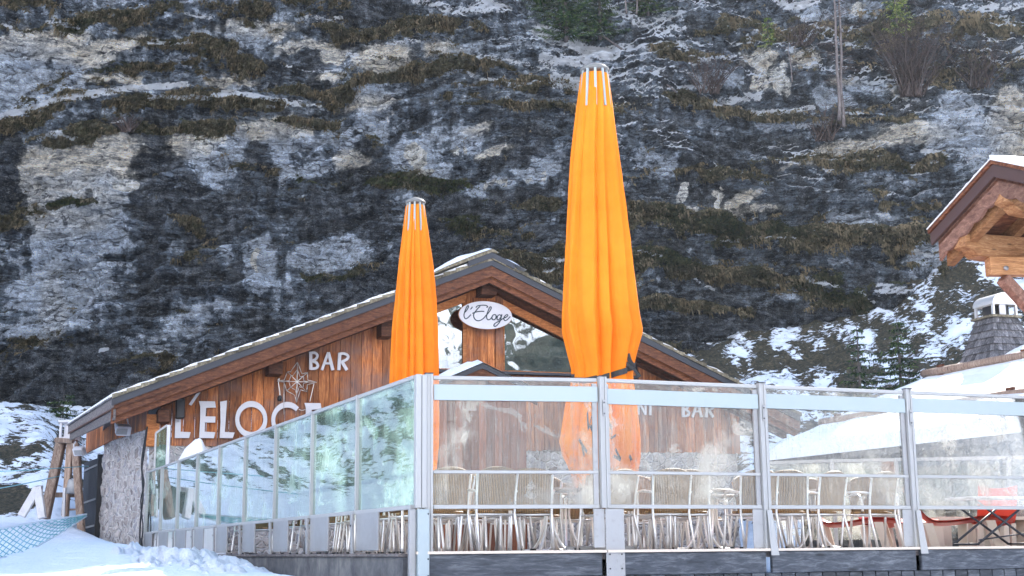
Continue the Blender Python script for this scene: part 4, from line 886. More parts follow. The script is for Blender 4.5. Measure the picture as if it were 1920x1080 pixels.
# ridge cap boards with a lump of snow
def rz2(t): return roof_z(t) + .12
m = MB()
for a, b in ((tA - .62, tA), (tA, tA + .58)):
    m.hexa([F(a, rz2(a) + .02, OUT + .05), F(b, rz2(b) + .02, OUT + .05), F(b, rz2(b) - .12, OUT + .05), F(a, rz2(a) - .12, OUT + .05)], [F(a, rz2(a) + .02, OUT - 3), F(b, rz2(b) + .02, OUT - 3), F(b, rz2(b) - .12, OUT - 3), F(a, rz2(a) - .12, OUT - 3)])
m.build('ridge_flashing', M['slate_metal'], ch)
m = MB(); m.tone = .7
pts = [(-1.55, .02, .02), (-1.2, .09, .06), (-.8, .12, .10), (-.4, .14, .12), (0, .12, .13), (.12, .05, .10), (.14, .02, .02)]
for (a, h0, _), (b, h1, _) in zip(pts[:-1], pts[1:]):
    def rr_(t): return rz2(tA + t) if t < 0 else rz2(tA) - t * .2
    m.hexa([F(tA + a, rr_(a) + .03 + h0 * .6, OUT + .08), F(tA + b, rr_(b) + .03 + h1 * .6, OUT + .08), F(tA + b, rr_(b) + .02, OUT + .08), F(tA + a, rr_(a) + .02, OUT + .08)], [F(tA + a, rr_(a) + .03 + h0 * .6, OUT - 2.5), F(tA + b, rr_(b) + .03 + h1 * .6, OUT - 2.5), F(tA + b, rr_(b) + .02, OUT - 2.5), F(tA + a, rr_(a) + .02, OUT - 2.5)])
m.build('ridge_shingles', M['moss_shingle'], ch)
m = MB(); vs = []; fs = []
for k in range(30):
    a = -1.6 + 1.76 * k / 29; base_ = (rz2(tA + a) if a < 0 else rz2(tA) - a * .2) + .03 + .6 * np.interp(a, [p[0] for p in pts], [p[1] for p in pts]); hh = .13 * math.sin(PI * min(1, max(0, k / 29))) ** .5 + .01
    for j in range(9):
        f_ = j / 8; o_ = OUT + .10 - f_ * 2.6; vs.append(F(tA + a, base_ + hh * min(1, math.sin(PI * min(.5, f_ * 3)) + .0) * (1 + .2 * math.sin(a * 7 + j)), o_))
    
for k in range(29):
    for j in range(8): fs.append((k * 9 + j, (k + 1) * 9 + j, (k + 1) * 9 + j + 1, k * 9 + j + 1))
m.add(vs, fs, True); m.build('ridge_snow', M['roof_snow'], ch)
m = MB(); m.tone = .5; vs = []; fs = []
for k in range(16):
    t = tA + .28 + .62 * k / 15; hh = .10 * math.sin(PI * k / 15) ** .6
    for j in range(5): vs.append(F(t, rz2(t) + .02 + hh * (0 if j in (0,) else 1), OUT + .06 - j * .2))
for k in range(15):
    for j in range(4): fs.append((k * 5 + j, (k + 1) * 5 + j, (k + 1) * 5 + j + 1, k * 5 + j + 1))
m.add(vs, fs, True); m.build('ridge_snow', M['roof_snow'], ch)

# front wall planks with the two gable windows left open
zB = fp(330, 836)[1]
tw0, tw1 = fp(745, 600)[0], fp(871, 600)[0]; tw2, tw3 = fp(942, 600)[0], fp(1186, 640)[0]; zw = fp(900, 697)[1]
tEnd = 2 * tA - .9
m = MB(); t = fp(300, 800)[0]; rr = random.Random(11); pw = .262
while t < tEnd:
    m.tone = rr.random(); tc = t + pw / 2; top = roof_z(tc) - .48; zb_ = zB if tc < tA + 1 else zB - .0
    if (tw0 < tc < tw1) or (tw2 < tc < tw3): top = zw - .06
    o_ = rr.uniform(-.006, .006)
    q = [F(t + .006, zb_, .03 + o_), F(t + pw - .006, zb_, .03 + o_), F(t + pw - .006, top, .03 + o_), F(t + .006, top, .03 + o_)]
    if top - zb_ > .2: m.prism(q, nF * -.06)
    t += pw
m.build('plank_wall', M['plank'], ch)
m = MB(); m.prism([F(.05, 0, -.05), F(tEnd, 0, -.05), F(tEnd, zB + .2, -.05), F(.05, zB + .2, -.05)], nF * -.1); m.build('backing_wall', M['black'], ch)
# stone base: front and left side, slightly uneven
def stone_panel(P, L, Hh, d, nrm, name='stone_wall', zt=None, seed=1):
    nx, nz_ = int(L / .07), int(Hh / .07); vs = []; fs = []
    for i in range(nx + 1):
        for j in range(nz_ + 1):
            x = L * i / nx; top_ = zt(x) if zt else Hh; z = top_ * j / nz_
            dd = .10 * float(fbm(np.array(x * 1.7), np.array(z * 1.7 + seed), 3, seed)) + .05 * float(perlin(np.array(x * 6.0), np.array(z * 6.0), seed + 1))
            vs.append(P + d * x + Zv * z + nrm * dd)
    for i in range(nx):
        for j in range(nz_): fs.append((i * (nz_ + 1) + j, (i + 1) * (nz_ + 1) + j, (i + 1) * (nz_ + 1) + j + 1, i * (nz_ + 1) + j + 1))
    m = MB(); m.add(vs, fs, True); return m.build(name, M['stone'], ch)
stone_panel(F(0, -1, .02), tEnd, zB + 1.02, VD, nF)
aW = Vector((math.sin(R(-26.5)), math.cos(R(-26.5)), 0)); nW = Vector((-aW.y, aW.x, 0))
LW = 6.2
z1s = H(272, 800, 31.6); z2s = at(190, 838, 31.6).z
def side_pt(px, py): 
    P = on_plane(px, py, C0, nW); return (P - C0).dot(aW), P.z
sA = side_pt(272, 808); sB = side_pt(215, 826); sC = side_pt(168, 850)
print('SIDE', sA, sB, sC, side_pt(190, 900), side_pt(165, 900), side_pt(165, 1005))
def bandz(x): return float(np.interp(x, [0, sB[0], sC[0]], [sA[1], sB[1], sC[1]]))
stone_panel(C0 - Zv * 1, side_pt(190, 900)[0], 4, aW, nW, zt=lambda x: bandz(x) + 1.08, seed=5)
m = MB(); x = 0; rr = random.Random(3); Lb = sC[0]
while x < Lb:
    m.tone = rr.random(); zz = bandz(x + .08); p = C0 + aW * x + nW * .10
    m.prism([p + Zv * zz, p + aW * .15 + Zv * zz, p + aW * .15 + Zv * (zz + 1.0), p + Zv * (zz + 1.0)], nW * -.05); x += .16
m.build('upper_boarding', M['plank'], ch)
m = MB(); m.tone = .9; pc = fp(288, 800); m.bar(F(pc[0] - .02, fp(288, 838)[1], .10), F(pc[0] - .02, roof_z(pc[0]) - .68, .10), .30, .16, up=nF); m.build('corner_post', M['trim'], ch, bevel=.01)
# eave along the left side
eA = F(tL, roof_z(tL), OUT)
def eave_pt(px, py): return on_plane(px, py, eA, nW)
E1 = eave_pt(128, 797); E1.z = max(E1.z, 1)
print('EAVE', eA, E1)
for nm, z0, z1, o_, tn in (('eave_board', .0, .25, .0, .6), ('eave_board', .255, .50, -.05, .4)):
    m = MB(); m.tone = tn; m.hexa([eA + nW * o_ - Zv * z0, E1 + nW * o_ - Zv * z0 * .8, E1 + nW * o_ - Zv * z1 * .8, eA + nW * o_ - Zv * z1], [eA + nW * (o_ - .05) - Zv * z0, E1 + nW * (o_ - .05) - Zv * z0 * .8, E1 + nW * (o_ - .05) - Zv * z1 * .8, eA + nW * (o_ - .05) - Zv * z1]); m.build(nm, M['grey_wood'], ch)
m = MB(); m.tone = .1; m.hexa([eA - Zv * .24, E1 - Zv * .2, E1 + VD * 1.6 + Zv * .35, eA + VD * 1.5 + Zv * .32], [eA - Zv * .28, E1 - Zv * .24, E1 + VD * 1.6 + Zv * .31, eA + VD * 1.5 + Zv * .28]); m.build('eave_soffit', M['beam'], ch)
m = MB(); m.hexa([eA + Zv * .02, E1 + Zv * .02, E1 + VD * 3 + Zv * 1.1, eA + VD * .1 + Zv * .05], [eA + Zv * .09, E1 + Zv * .08, E1 + VD * 3 + Zv * 1.2, eA + VD * .1 + Zv * .12]); m.build('eave_snow', M['roof_snow'], ch)
m = MB()
for k in range(26):
    f0, f1_ = k / 26, (k + 1.15) / 26; m.tone = random.random(); a = eA.lerp(E1, f0); b = eA.lerp(E1, min(1, f1_)); m.hexa([a + nW * .04, b + nW * .04 + Zv * .02, b - nW * .2 + Zv * .1, a - nW * .2 + Zv * .08], [a + nW * .04 - Zv * .04, b + nW * .04 - Zv * .02, b - nW * .2, a - nW * .2])
m.build('eave_shingles', M['shingle'], ch)
# shutter door at the far end of the side wall
sd = side_pt(190, 900)[0]; se = side_pt(166, 900)[0]; zd = side_pt(178, 864)[1]
dr = MB(); dr.tone = .3
x = sd
while x < se - .05:
    dr.tone = random.random(); p = C0 + aW * x + nW * .12; dr.prism([p - Zv * .4, p + aW * .2 - Zv * .4, p + aW * .2 + Zv * zd, p + Zv * zd], nW * -.06); x += .215
door = dr.build('door', M['dark_door'], ch)
for zz in (.75, 1.45, 2.35):
    hb = MB(); hb.bar(C0 + aW * (sd - .1) + nW * .15 + Zv * zz, C0 + aW * (se - .1) + nW * .15 + Zv * (zz - .05), .02, .05); hb.build('strap_hinge', M['sheet'], door)
m = MB(); p = C0 + aW * sd; m.bar(p + nW * .05 - Zv * .4, p + nW * .05 + Zv * (zd + .1), .14, .14, up=nW); m.build('door_frame', M['black'], ch)
# gable windows
trap = lambda a, b, d: [F(a, zw, d), F(b, zw, d), F(b, roof_z(b) - .74, d), F(a, roof_z(a) - .74, d)]
for (a, b) in ((tw0, tw1), (tw2, tw3)):
    fr = MB(); q = trap(a, b, .0)
    for i in range(4):
        p_, r_ = q[i], q[(i + 1) % 4]; fr.tone = .9 if i == 2 else .4; fr.bar(p_ + nF * .02, r_ + nF * .02, .10, .09)
    f = fr.build('window', M['trim'], ch)
    g = MB(); g.prism([p_ + nF * .0 for p_ in q], nF * -.012); g.build('pane', M['window'], f)
    g = MB(); g.tone = .7; tm = (a + b) / 2 + (.25 if b < tA else -.25)
    for xx in ((b - .32, b - .52) if b < tA else (b - .5,)):
        g.bar(F(xx, zw, -.25), F(xx, roof_z(xx) - 1.0, -.25), .14, .12, up=nF)
    g.bar(F(a, zw + .62, -.30), F(b, zw + .62, -.30), .1, .28); g.build('inner_beam', M['log'], f)
    s_ = MB(); s_.bar(F(a - .05, zw - .02, .10), F(b + .05, zw - .02, .10), .14, .06); s_.build('sill', M['slate_metal'], f)
m = MB(); m.prism([F(tw0 - .3, zw, -1.8), F(tw3 + .3, zw, -1.8), F(tw3 + .3, zw + 1.2, -1.8), F(tA, zA - .6, -1.8), F(tw0 - .3, zw + 1.2, -1.8)], nF * -.05); m.build('room_wall', M['plank_red'], ch)
# wood above windows and centre boards
lay('window_head', 'trim', .58, .74, .09, .035, t0=tw0, t1=tw3, tone=.8)
m = MB()
for k, (a, b, o_, tn) in enumerate(((fp(873, 600)[0], fp(884, 600)[0], .10, .5), (fp(885, 600)[0], fp(926, 600)[0], .06, .7), (fp(927, 600)[0], fp(941, 600)[0], .10, .35))):
    if k == 1:
        for j in range(3): m.tone = .35 + .25 * j; x0 = a + (b - a) * j / 3; x1 = a + (b - a) * (j + 1) / 3 - .012; m.prism([F(x0, zw - .5, o_), F(x1, zw - .5, o_), F(x1, roof_z(x1) - .5, o_), F(x0, roof_z(x0) - .6, o_)], nF * -.03)
    else: m.tone = tn; m.prism([F(a, zw - .5, o_), F(b, zw - .5, o_), F(b, roof_z(b) - .5, o_), F(a, roof_z(a) - .6, o_)], nF * -.05)
m.build('centre_boards', M['plank'], ch)
m = MB(); m.tone = .2; m.bar(F(tw2 - .1, zw - .22, .08), F(tw3 + 1.0, zw - .22, .08), .06, .26); m.build('rail_board', M['beam'], ch)
# purlin ends
for (px, py, w_, h_) in ((514, 690, .34, .36), (722, 617, .30, .44), (306, 781, .28, .30), (912, 540, .42, .44)):
    t_, z_ = fp(px, py, .3); m = MB(); m.tone = .12; m.bar(F(t_, z_, .55), F(t_, z_, -.2), w_, h_); m.build('purlin_end', M['beam'], ch, bevel=.015)
m = MB(); t_, z_ = fp(913, 527, .5); m.tone = .9; m.bar(F(t_, z_, .6), F(t_, z_, .3), .14, .10); m.build('ridge_block', M['log'], ch)
# porch gable in front of the door
pa = at(905, 681, 31.4); Lp = 2.6
pr_ = MB(); sn_ = MB()
def pq(s, zz, o): return pa + VD * s + Zv * zz + UD * o
for sgn, Lr in ((-1, 1.35), (1, 1.35)):
    pm = MB(); pm.hexa([pq(0, 0, 0), pq(sgn * Lr, -Lr * .44, 0), pq(sgn * Lr, -Lr * .44 - .12, 0), pq(0, -.12, 0)], [pq(0, 0, Lp), pq(sgn * Lr, -Lr * .44, Lp), pq(sgn * Lr, -Lr * .44 - .12, Lp), pq(0, -.12, Lp)])
    rf = pm.build('porch_roof', M['slate_metal'], ch)
    bb = MB(); bb.tone = .4; bb.hexa([pq(0, -.12, .04), pq(sgn * Lr, -Lr * .44 - .12, .04), pq(sgn * Lr, -Lr * .44 - .34, .04), pq(0, -.36, .04)], [pq(0, -.12, .09), pq(sgn * Lr, -Lr * .44 - .12, .09), pq(sgn * Lr, -Lr * .44 - .34, .09), pq(0, -.36, .09)]); bb.build('barge_board', M['beam'], rf)
    vs = []; fs = []; th = .16 if sgn < 0 else .05
    for i in range(13):
        s_ = sgn * (Lr + .05) * i / 12 - (.0 if sgn > 0 else -.12 * (1 - i / 12))
        for j in range(7):
            hh = th * (math.sin(PI * min(.5, (i + .3) / 12 * 1.5)) * .5 + .5) * (0.0 if j == 0 or i == 12 else 1) * (1 + .15 * math.sin(i * 2.1 + j))
            vs.append(pq(s_, -abs(s_) * .44 + .015 + hh, -.04 + Lp * (j / 6) * .98 if j else -.04))
    for i in range(12):
        for j in range(6): fs.append((i * 7 + j, (i + 1) * 7 + j, (i + 1) * 7 + j + 1, i * 7 + j + 1))
    mm = MB(); mm.add(vs, fs, True); mm.build('snow_cover', M['roof_snow'], rf)
m = MB(); rr = random.Random(8)
s_ = -1.15
while s_ < 1.1:
    m.tone = rr.random(); a = s_ + .005; b = s_ + .185; m.prism([pq(a, -pa.z, .3), pq(b, -pa.z, .3), pq(b, -.2 - abs(b) * .44, .3), pq(a, -.2 - abs(a) * .44, .3)], UD * .04); s_ += .19
m.build('porch_wall', M['plank_red'], ch)
for sg in (-1.15, 1.12):
    m = MB()
    for k in range(8): m.tone = rr.random(); m.prism([pq(sg, -pa.z, .34 + k * .28), pq(sg, -pa.z, .34 + k * .28 + .27), pq(sg, -.66, .34 + k * .28 + .27), pq(sg, -.66, .34 + k * .28)], VD * .04)
    m.build('porch_wall', M['plank_red'], ch)

# ------------------------------------------------------------------ lettering on the wall
def px2f(x, y, sc, ox, oy, out): 
    t, z = fp(ox + x / sc, oy + y / sc, out); return F(t, z, out)
def letter(parent, polys, sc, ox, oy, out=.13, strokes=(), name='letter', tx=lambda p: p, scale_w=1.0):
    m = MB()
    for k, P in enumerate(polys):
        m.prism([px2f(*tx(p), sc, ox, oy, out + .002 * k) for p in P], nF * -.05)
    for k, (P, w) in enumerate(strokes):
        pp = [px2f(*tx(p), sc, ox, oy, out + .0025 * k) for p in P]
        wm = w * scale_w / sc / FPX * pp[0].y; m.ribbon(pp, wm, nF * -.05, nF)
    return m.build(name, M['white'], parent)
sg = thing('wall_lettering', "large white letters L'ELOGE fixed across the plank wall under the left eave", 'sign', F(2, zB))
L7 = (6.4, 320, 720)
letter(sg, [[(60, 205), (128, 205), (120, 572), (240, 578), (222, 648), (50, 648)]], *L7)
letter(sg, [[(218, 243), (322, 95), (358, 100), (250, 258)]], *L7, name='accent')
Ep = [(340, 205), (532, 208), (543, 282), (425, 285), (418, 388), (538, 390), (535, 462), (412, 462), (408, 572), (535, 578), (520, 650), (343, 648), (355, 420), (357, 270)]
letter(sg, [Ep], *L7)
letter(sg, [[(595, 212), (675, 198), (672, 260), (650, 575), (768, 582), (745, 650), (590, 648), (600, 450)]], *L7)
def ring(cx, cy, ro, so, ri, si, a0, a1, n=44):
    segs = []
    A_ = [a0 + (a1 - a0) * k / n for k in range(n + 1)]
    o_ = [(cx + ro * math.cos(a), cy - so * math.sin(a)) for a in A_]; i_ = [(cx + ri * math.cos(a), cy - si * math.sin(a)) for a in A_]
    return o_, i_
def ring_mesh(parent, o_, i_, sc, ox, oy, out=.13, closed=True):
    m = MB(); n = len(o_) - 1
    a = [px2f(*p, sc, ox, oy, out) for p in o_]; b = [px2f(*p, sc, ox, oy, out) for p in i_]; v = nF * -.05
    vs = a + b + [p + v for p in a] + [p + v for p in b]; N = n + 1; fs = []
    for k in range(n): fs += [(k, k + 1, N + k + 1, N + k), (2 * N + k, 3 * N + k, 3 * N + k + 1, 2 * N + k + 1), (k, 2 * N + k, 2 * N + k + 1, k + 1), (N + k, N + k + 1, 3 * N + k + 1, 3 * N + k)]
    if not closed: fs += [(0, N, 3 * N, 2 * N), (n, 2 * N + n, 3 * N + n, N + n)]
    m.add(vs, fs); return m.build('letter', M['white'], parent)
o_, i_ = ring(968, 425, 192, 222, 145, 150, 0, 2 * PI); ring_mesh(sg, o_, i_, *L7)
o_, i_ = ring(1400, 432, 192, 218, 145, 150, R(44), R(330)); ring_mesh(sg, o_, i_, *L7, closed=False)
letter(sg, [[(1440, 470), (1585, 470), (1585, 640), (1520, 640), (1520, 530), (1440, 530)]], *L7, out=.134, name='letter_bar')
letter(sg, [[(x + 1268, y + 22) for x, y in Ep]], *L7)
sb = thing('wall_lettering', 'smaller white letters BAR on the planks above and right of the wire star', 'sign', F(fp(615, 690)[0], fp(615, 690)[1]))
L3 = (7.717, 500, 640)
def arc(pts, n=6): return [(p.x, p.y) for p in smooth_path([Vector((x, y, 0)) for x, y in pts], n)]
BARS = {'B': [([(638, 150), (641, 410)], 46), (arc([(650, 166), (700, 165), (737, 205), (712, 255), (655, 283)]), 36), (arc([(655, 283), (715, 305), (742, 350), (715, 388), (640, 396)]), 38)],
        'A': [([(893, 158), (800, 416)], 38), ([(893, 158), (960, 416)], 46), ([(840, 318), (935, 318)], 30)],
        'R': [([(1060, 165), (1045, 416)], 46), (arc([(1050, 181), (1125, 178), (1178, 212), (1160, 260), (1085, 296)]), 38), ([(1085, 285), (1163, 416)], 46)]}
for k_, st in BARS.items(): letter(sb, [], *L3, strokes=st)
# second sign lower right, read through the glass
s2 = thing('wall_lettering', 'white letters NT and BAR low on the right part of the planks, seen through glass', 'sign', F(fp(1280, 778)[0], fp(1280, 778)[1]))
def tx2(p): return (685 + (p[0] - 612) * .82, 322 + (p[1] - 412) * .85)
for k_, st in BARS.items(): letter(s2, [], 7.7125, 1190, 740, strokes=st, tx=tx2, scale_w=.85)
letter(s2, [], 7.7125, 1190, 740, strokes=[([(232, 100), (230, 296)], 34), ([(175, 104), (290, 104)], 30)])
letter(s2, [], 7.7125, 1190, 740, strokes=[([(60, 100), (58, 290)], 30), ([(62, 100), (160, 290)], 32), ([(160, 100), (158, 290)], 30)])
# oval sign
oo = .42; oc = thing('oval_sign', "white oval sign with dark script l'Eloge hung over the middle gable post", 'sign', F(fp(911, 591, oo)[0], fp(911, 591, oo)[1], oo))
ctr = fp(910.5, 590.8, oo); pts = []
for k in range(64):
    a = 2 * PI * k / 64; x = 49.6 * math.cos(a); y = 26 * math.sin(a); c_, s_ = math.cos(R(3.2)), math.sin(R(3.2)); t_, z_ = fp(910.5 + x * c_ - y * s_, 590.8 + x * s_ + y * c_, oo); pts.append(F(t_, z_, oo))
m = MB(); m.prism(pts, nF * -.03); board = m.build('board', M['white'], oc)
m = MB(); cF = sum(pts, Vector()) / 64; m.prism([cF + (p - cF) * 1.018 - nF * .031 for p in pts], nF * -.03); m.build('backing', M['trim'], oc)
m = MB(); m.bar(F(ctr[0] - .3, ctr[1] + .1, oo - .07), F(ctr[0] - .3, ctr[1] + .1, .1), .05, .05); m.bar(F(ctr[0] + .2, ctr[1] + .1, oo - .07), F(ctr[0] + .2, ctr[1] + .1, .1), .05, .05); m.build('bracket', M['black'], oc)
SCR = [[(245, 480), (300, 430), (350, 345), (365, 298), (345, 280), (312, 312), (265, 420), (235, 520), (237, 600), (262, 648), (300, 655), (360, 615), (430, 540)],
       [(455, 312), (468, 325), (450, 355), (418, 385)],
       [(580, 335), (590, 310), (620, 288), (690, 272), (780, 264), (870, 272), (912, 298), (908, 322), (880, 325)],
       [(700, 300), (640, 350), (560, 450), (515, 530), (518, 610), (550, 670), (600, 708), (660, 715), (730, 690), (800, 640), (870, 560), (930, 500), (1000, 400), (1020, 335), (1005, 312), (975, 328), (930, 430), (895, 530), (885, 600), (905, 668), (940, 688), (990, 668), (1045, 605)],
       [(475, 500), (540, 475), (620, 455), (720, 440), (815, 445)],
       [(1110, 535), (1065, 560), (1040, 620), (1055, 675), (1095, 690), (1140, 660), (1162, 600), (1150, 548), (1105, 535)], [(1150, 560), (1172, 585), (1200, 590)],
       [(1310, 572), (1270, 542), (1220, 560), (1190, 620), (1195, 680), (1228, 690), (1275, 645), (1332, 528), (1310, 620), (1280, 720), (1230, 800), (1160, 870), (1112, 875), (1095, 840), (1130, 790), (1200, 750), (1290, 700), (1350, 660), (1400, 635), (1450, 612), (1500, 570), (1490, 540), (1450, 545), (1400, 600), (1385, 660), (1410, 705), (1450, 702), (1510, 660), (1570, 590)]]
m = MB()
for st in SCR:
    P = [F(*fp(855 + x / 15.43, 555 + y / 15.43, oo + .006), oo + .006) for x, y in st]; P = smooth_path(P, 4); n = len(P)
    m.tube(P, [.0135] * n, 6)
m.build('script', M['ink'], oc)
# wire star
st_ = thing('wire_star', 'eight pointed silver wire star with trailing cable on the planks left of BAR', 'decoration', F(*fp(557, 755)))
def wf(x, y, o_=.14): return px2f(x, y, *L3, o_)
cx, cy = 440, 583
tips = [(445, 300), (590, 452), (722, 592), (578, 730), (432, 885), (290, 715), (150, 575), (300, 440)]
mids = [(510, 470), (595, 560), (590, 625), (490, 700), (405, 780), (250, 590), (255, 560), (345, 440)]
m = MB()
for i in range(8):
    a = tips[i]; m.tube([wf(cx, cy, .30), wf(*a)], .010, 5)
    q0 = mids[i]; q1 = mids[i - 1]; m.tube([wf(*a), wf(*q0)], .009, 5); m.tube([wf(*a), wf(*q1)], .009, 5)
    f_ = .62; b_ = (cx + (a[0] - cx) * f_, cy + (a[1] - cy) * f_)
    for qq in (q0, q1): m.tube([wf(*b_), wf(cx + (qq[0] - cx) * f_, cy + (qq[1] - cy) * f_)], .008, 5)
m.build('wire_frame', M['silver'], st_)
m = MB(); m.tube(smooth_path([wf(160, 560), wf(185, 540), wf(170, 600), wf(190, 740), wf(190, 860)]), .012, 5)
m.tube([wf(250, 600), wf(250, 1060)], .008, 5); m.tube(smooth_path([wf(685, 610), wf(660, 720), wf(625, 870)]), .009, 5); m.tube(smooth_path([wf(465, 985), wf(510, 1000), wf(560, 985)]), .008, 5); m.build('cable', M['silver'], st_)
m = MB(); a = wf(188, 825, .16); m.lathe(a - Zv * .07, [(0, 0), (.05, .01), (.06, .07), (.05, .13), (0, .15)], 12); m.build('plug', M['black'], st_)
# lamps, boxes
t_, z_ = fp(338, 766, .25); bxk = thing('wall_box', 'black rectangular loudspeaker box covering the top of the first letter', 'speaker', F(t_, z_, .2))
m = MB(); m.box(F(t_, z_, .24), (.20, .22, .46), rz=.3); m.build('cabinet', M['black'], bxk, bevel=.02)
m = MB(); m.bar(F(t_ - .06, z_ + .26, .2), F(t_ + .1, z_ + .28, .1), .04, .04); m.bar(F(t_ - .08, z_ - .27, .2), F(t_ + .0, z_ - .27, .1), .05, .04); m.build('bracket', M['white'], bxk)
def flood(px, py, plane, label, s=1.0, rz=.5):
    P = plane(px, py); th = thing('floodlight', label, 'floodlight', P, 0, 'white floodlights round the chalet')
    m = MB(); m.box(P, (.34 * s, .20 * s, .24 * s), rz=rz, rx=.5); m.build('housing', M['white'], th, bevel=.02)
    m = MB(); d_ = Vector((math.cos(rz), math.sin(rz), 0))
    m.tube([P + d_ * -.18 * s, P + d_ * -.2 * s + Zv * .2 * s + UD * .05, P + d_ * -.14 * s + Zv * .30 * s + UD * .1], .02 * s, 6); m.tube([P + d_ * .16 * s, P + d_ * .1 * s + Zv * .22 * s + UD * .05, P + d_ * .08 * s + Zv * .34 * s + UD * .1], .02 * s, 6); m.build('bracket', M['white'], th)
    m = MB(); m.box(P + Vector((0, -.115, -.05)) * s, (.26 * s, .01, .15 * s), rz=rz, rx=.5); m.build('glass', M['sheet'], th)
flood(231, 806, lambda x, y: on_plane(x, y, C0 + nW * .35, nW), 'white floodlight on two arms against the light boarding at the left corner')
flood(149, 846, lambda x, y: on_plane(x, y, C0 + nW * .7, nW), 'white floodlight hanging under the far end of the left eave', .9, -.3)
flood(278, 763, lambda x, y: on_plane(x, y, C0 + nF * .8, nF), 'tiny white lamp tucked beneath the barge board left of the black box', .42, .2)
flood(509, 676, lambda x, y: on_plane(x, y, C0 + nF * .75, nF), 'small white lamp above the dark beam end near the wire star', .42, .2)
# cables down the corner
m = MB(); P = [on_plane(x, y, C0 + nW * .15, nW) for x, y in ((276, 800), (270, 850), (266, 880), (268, 930), (263, 980), (262, 1020))]; m.tube(smooth_path(P), .02, 6)
P = [on_plane(x, y, C0 + nW * .17, nW) for x, y in ((275, 802), (265, 870), (270, 905), (264, 940), (268, 990), (264, 1020))]; m.tube(smooth_path(P), .015, 6)
Pq = on_plane(263, 1030, C0 + nW * .2, nW); m.lathe(Pq - Zv * .2, [(.16, 0), (.10, .15), (.05, .3), (.03, .42), (0, .45)], 12)
o = m.build('cable', M['black'], None, 'black cables hanging down the stone corner into the snow', cat='cable')
# ------------------------------------------------------------------ furniture on the deck
ORD = ['first', 'second', 'third', 'fourth', 'fifth', 'sixth', 'seventh', 'eighth', 'ninth', 'tenth', 'eleventh', 'twelfth', 'thirteenth', 'fourteenth', 'fifteenth']
def make_chair():
    t = thing('bistro_chair', 'x', 'chair', (0, 0, 0), 0, 'rattan bistro chairs on the deck')
    # woven back: curved panel with an arched top; the back stands at +y, the seat looks to -y
    vs = []; fs = []; nu, nv = 16, 12
    for side in (0, 1):
        for i in range(nu + 1):
            for j in range(nv + 1):
                u = i / nu * 2 - 1; v = j / nv; hw = .215 + .02 * v; x = u * hw
                top = .90 - .075 * abs(u) ** 2.6; z = .45 + (top - .45) * v
                y = .235 - .06 * u * u + .07 * v + (.016 if side else 0); vs.append((x, y, z))
    N = (nu + 1) * (nv + 1)
    for s_ in (0, 1):
        for i in range(nu):
            for j in range(nv):
                a = s_ * N + i * (nv + 1) + j; fs.append((a, a + nv + 1, a + nv + 2, a + 1))
    m = MB(); m.add(vs, fs, True); bk = m.build('backrest', M['rattan'], t, local=True)
    rim = [(u / 12 * .237, .235 - .06 * (u / 12) ** 2 + .078, .90 - .075 * abs(u / 12) ** 2.6) for u in range(-12, 13)]
    rim = [(-.215, .18, .46), (-.228, .215, .68)] + rim + [(.228, .215, .68), (.215, .18, .46)]
    m = MB(); m.tube(rim, .017, 8); m.build('rim', M['rattan'], bk, local=True)
    m = MB(); pts = [(.215 * math.cos(a) * (1.0), .0 + .22 * math.sin(a), .45) for a in [2 * PI * k / 28 for k in range(28)]]
    m.prism(pts, (0, 0, -.028)); m.build('seat', M['rattan'], t, local=True, bevel=.006)
    for s_ in (-1, 1):
        m = MB(); m.tube(smooth_path([(s_ * .25, -.25, 0), (s_ * .232, -.20, .42), (s_ * .235, -.19, .60), (s_ * .25, -.13, .665), (s_ * .262, .02, .675), (s_ * .25, .18, .66), (s_ * .235, .235, .655)], 4), .0155, 8); m.build('leg', M['chrome'], t, local=True)
        m = MB(); m.tube([(s_ * .235, .31, 0), (s_ * .222, .205, .42), (s_ * .226, .225, .62), (s_ * .232, .27, .84)], .0155, 8); m.build('leg', M['chrome'], t, local=True)
    m = MB(); m.tube([(-.23, -.21, .41), (.23, -.21, .41)], .011, 6); m.tube([(-.222, .20, .41), (.222, .20, .41)], .011, 6)
    for s_ in (-1, 1): m.tube([(s_ * .23, -.21, .405), (s_ * .222, .21, .405)], .011, 6)
    m.build('seat_frame', M['chrome'], t, local=True)
    m = MB()
    for s_ in (-1, 1):
        m.tube([(s_ * .25, -.25, -.002), (s_ * .249, -.247, .022)], .016, 8); m.tube([(s_ * .235, .31, -.002), (s_ * .2345, .306, .022)], .016, 8)
    m.build('foot_caps', M['black'], t, local=True)
    return t
def make_table():
    t = thing('cafe_table', 'x', 'table', (0, 0, 0), 0, 'cafe tables with splayed tube legs')
    m = MB(); m.lathe((0, 0, .70), [(0, .028), (.37, .028), (.385, .014), (.37, 0), (0, 0)], 36); m.build('tabletop', M['table_top'], t, local=True)
    for k in range(4):
        a = PI / 4 + PI / 2 * k; c, s_ = math.cos(a), math.sin(a)
        m = MB(); m.tube(smooth_path([(c * .06, s_ * .06, .70), (c * .04, s_ * .04, .45), (c * .10, s_ * .10, .20), (c * .20, s_ * .20, .045), (c * .28, s_ * .28, .022), (c * .36, s_ * .36, .022)], 5), .017, 8); lg = m.build('leg', M['chrome'], t, local=True)
        m = MB(); m.box((c * .37, s_ * .37, .022), (.05, .05, .044), rz=a); m.build('foot_cap', M['black'], lg, local=True)
    m = MB(); m.box((0, 0, .69), (.4, .4, .012)); m.build('top_plate', M['sheet'], t, local=True)
    return t
chair0 = make_chair(); table0 = make_table(); usedc = [False]; usedt = [False]
O = FP[0].copy(); rr = random.Random(21)
